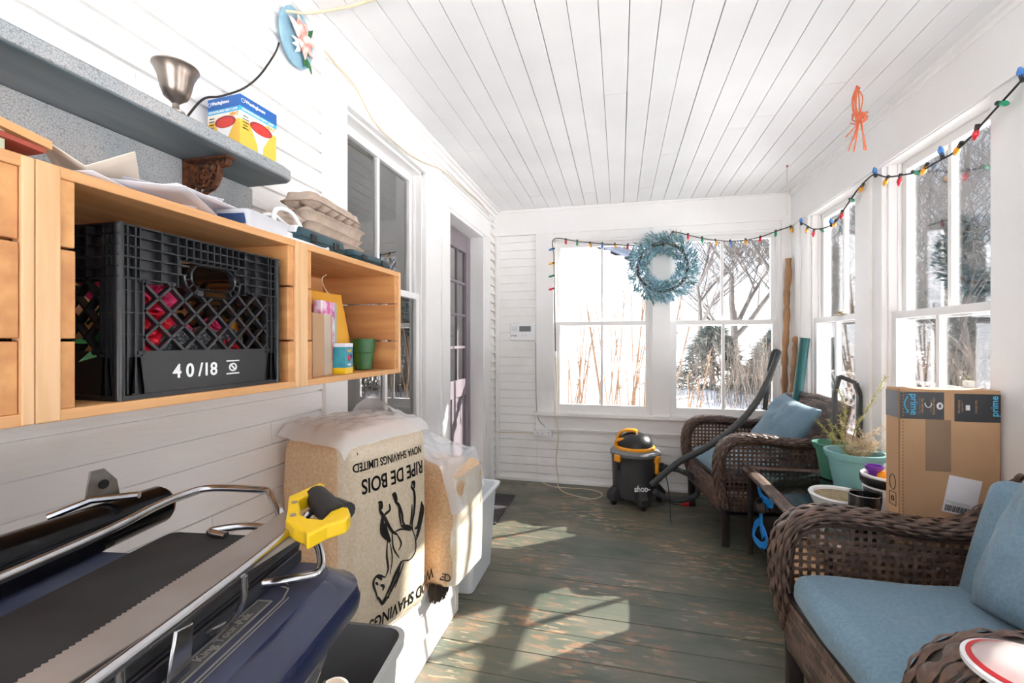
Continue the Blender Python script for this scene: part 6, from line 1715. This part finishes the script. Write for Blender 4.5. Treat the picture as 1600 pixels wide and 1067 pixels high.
# grey bin with rolled tube
t = thing('grey_bin', 'grey plastic bin on the floor below the trunk, holding paper tubes', 'bin', (-.635, .86, 0), R(6))
MB().loft([(0, 0, .09, .12, .03, 0), (0, 0, .115, .155, .04, .46), (0, 0, .128, .168, .045, .465), (0, 0, .130, .170, .045, .49), (0, 0, .118, .158, .04, .492), (0, 0, .108, .148, .038, .46), (0, 0, .085, .115, .03, .012)], 7).build('bin_body', mat('bin_grey', '#5b5c5e', .45), t)
for i, (x, y, r_, lab, hh) in enumerate(((-.585, .86, .03, 'white cardboard tube with an open end sticking out of the grey bin', .53), (-.665, .80, .030, 'pale paper roll lying deeper in the grey bin', .46))):
    t = thing('paper_tube', lab, 'tube', (x, y, .03)); t.rotation_euler = (R(12), R(5), 0)
    MB().lathe([(r_, 0), (r_, hh), (r_ - .004, hh), (r_ - .004, .01), (.0001, .01)], (0, 0, 0), 28).build('tube_wall', mat('tube_paper', '#e8dfd2', .7) if i == 0 else bpy.data.materials['tube_paper'], t)

# ------------------------------------------------------------ hand saw lying across the rack
SZ_ = .966
sw = thing('hand_saw', 'hand saw with a yellow and black handle lying across the chrome rack', 'saw', (-.52, .45, SZ_))
off = Vector(sw.location)
def z_at(u, v, z): return PZ(u, v, z)
zs = SZ_
pA = z_at(447, 797, zs); pB = z_at(463, 845, zs)   # heel end of blade: teeth side, spine side
pT0 = z_at(30, 1062, zs); pT1 = z_at(90, 1067, zs)
# teeth edge line from pA towards pT0, extended out of frame
dirT = (pT0 - pA).normalized(); L_ = .56
dirS = (z_at(200, 1010, zs) - pB).normalized()
tooth = []
n_t = 110
for i in range(n_t + 1):
    p = pA + dirT * (L_ * i / n_t); q_ = dirT.cross(Vector((0, 0, 1))) 
    tooth.append(p); 
    if i < n_t: tooth.append(pA + dirT * (L_ * (i + .5) / n_t) + dirT.cross(Vector((0, 0, 1))).normalized() * -.0028 * 1)
sp1 = pB + dirS * L_
poly = tooth + [sp1, pB]
m_ = MB(off); N = len(poly); m_.add(poly + [p + Vector((0, 0, .0014)) for p in poly], [tuple(reversed(range(N))), tuple(range(N, 2 * N))] + [(i, (i + 1) % N, N + (i + 1) % N, N + i) for i in range(N)])
m_.build('blade', M['steel'], sw, smooth=0)
zq = lambda a, b: z_at(320 + a * .1875, 700 + b * .1875, SZ_ + .010)
def plate(pts, m, nm, z0=-.010, th=.020, bv=.003):
    P3 = [zq(*p) for p in pts]; n = len(P3); mm = MB(off)
    mm.add([p + Vector((0, 0, z0)) for p in P3] + [p + Vector((0, 0, z0 + th)) for p in P3], [tuple(reversed(range(n))), tuple(range(n, 2 * n))] + [(i, (i + 1) % n, n + (i + 1) % n, n + i) for i in range(n)])
    return mm.build(nm, m, sw, smooth=0, bevel=bv)
plate([(700, 450), (960, 330), (1000, 345), (985, 370), (880, 395), (870, 440), (780, 480), (800, 560), (790, 600), (860, 640), (980, 650), (1050, 580), (1150, 540), (1195, 545), (1215, 600), (1180, 650), (1020, 700), (850, 790), (825, 745), (740, 710), (672, 655), (690, 560)], M['yellow'], 'handle_frame')
mm = MB(off); mm.tube([zq(930, 400), zq(1000, 480), zq(1090, 560)], [.0175, .0185, .0175], 14); mm.uv = {}; mm.build('black_grip', M['matte_black'], sw)
mm = MB(off); mm.tube([zq(1080, 450) + Vector((0, 0, -.004)), zq(1190, 500) + Vector((0, 0, -.004))], [.012, .013], 12); mm.uv = {}; mm.build('grip_end', M['black'], sw)
for a, b in ((748, 510), (735, 622)):
    p = zq(a, b); MB(off).tube([p + Vector((0, 0, .008)), p + Vector((0, 0, .012))], .004, 10).build('handle_screw', M['steel'], sw)
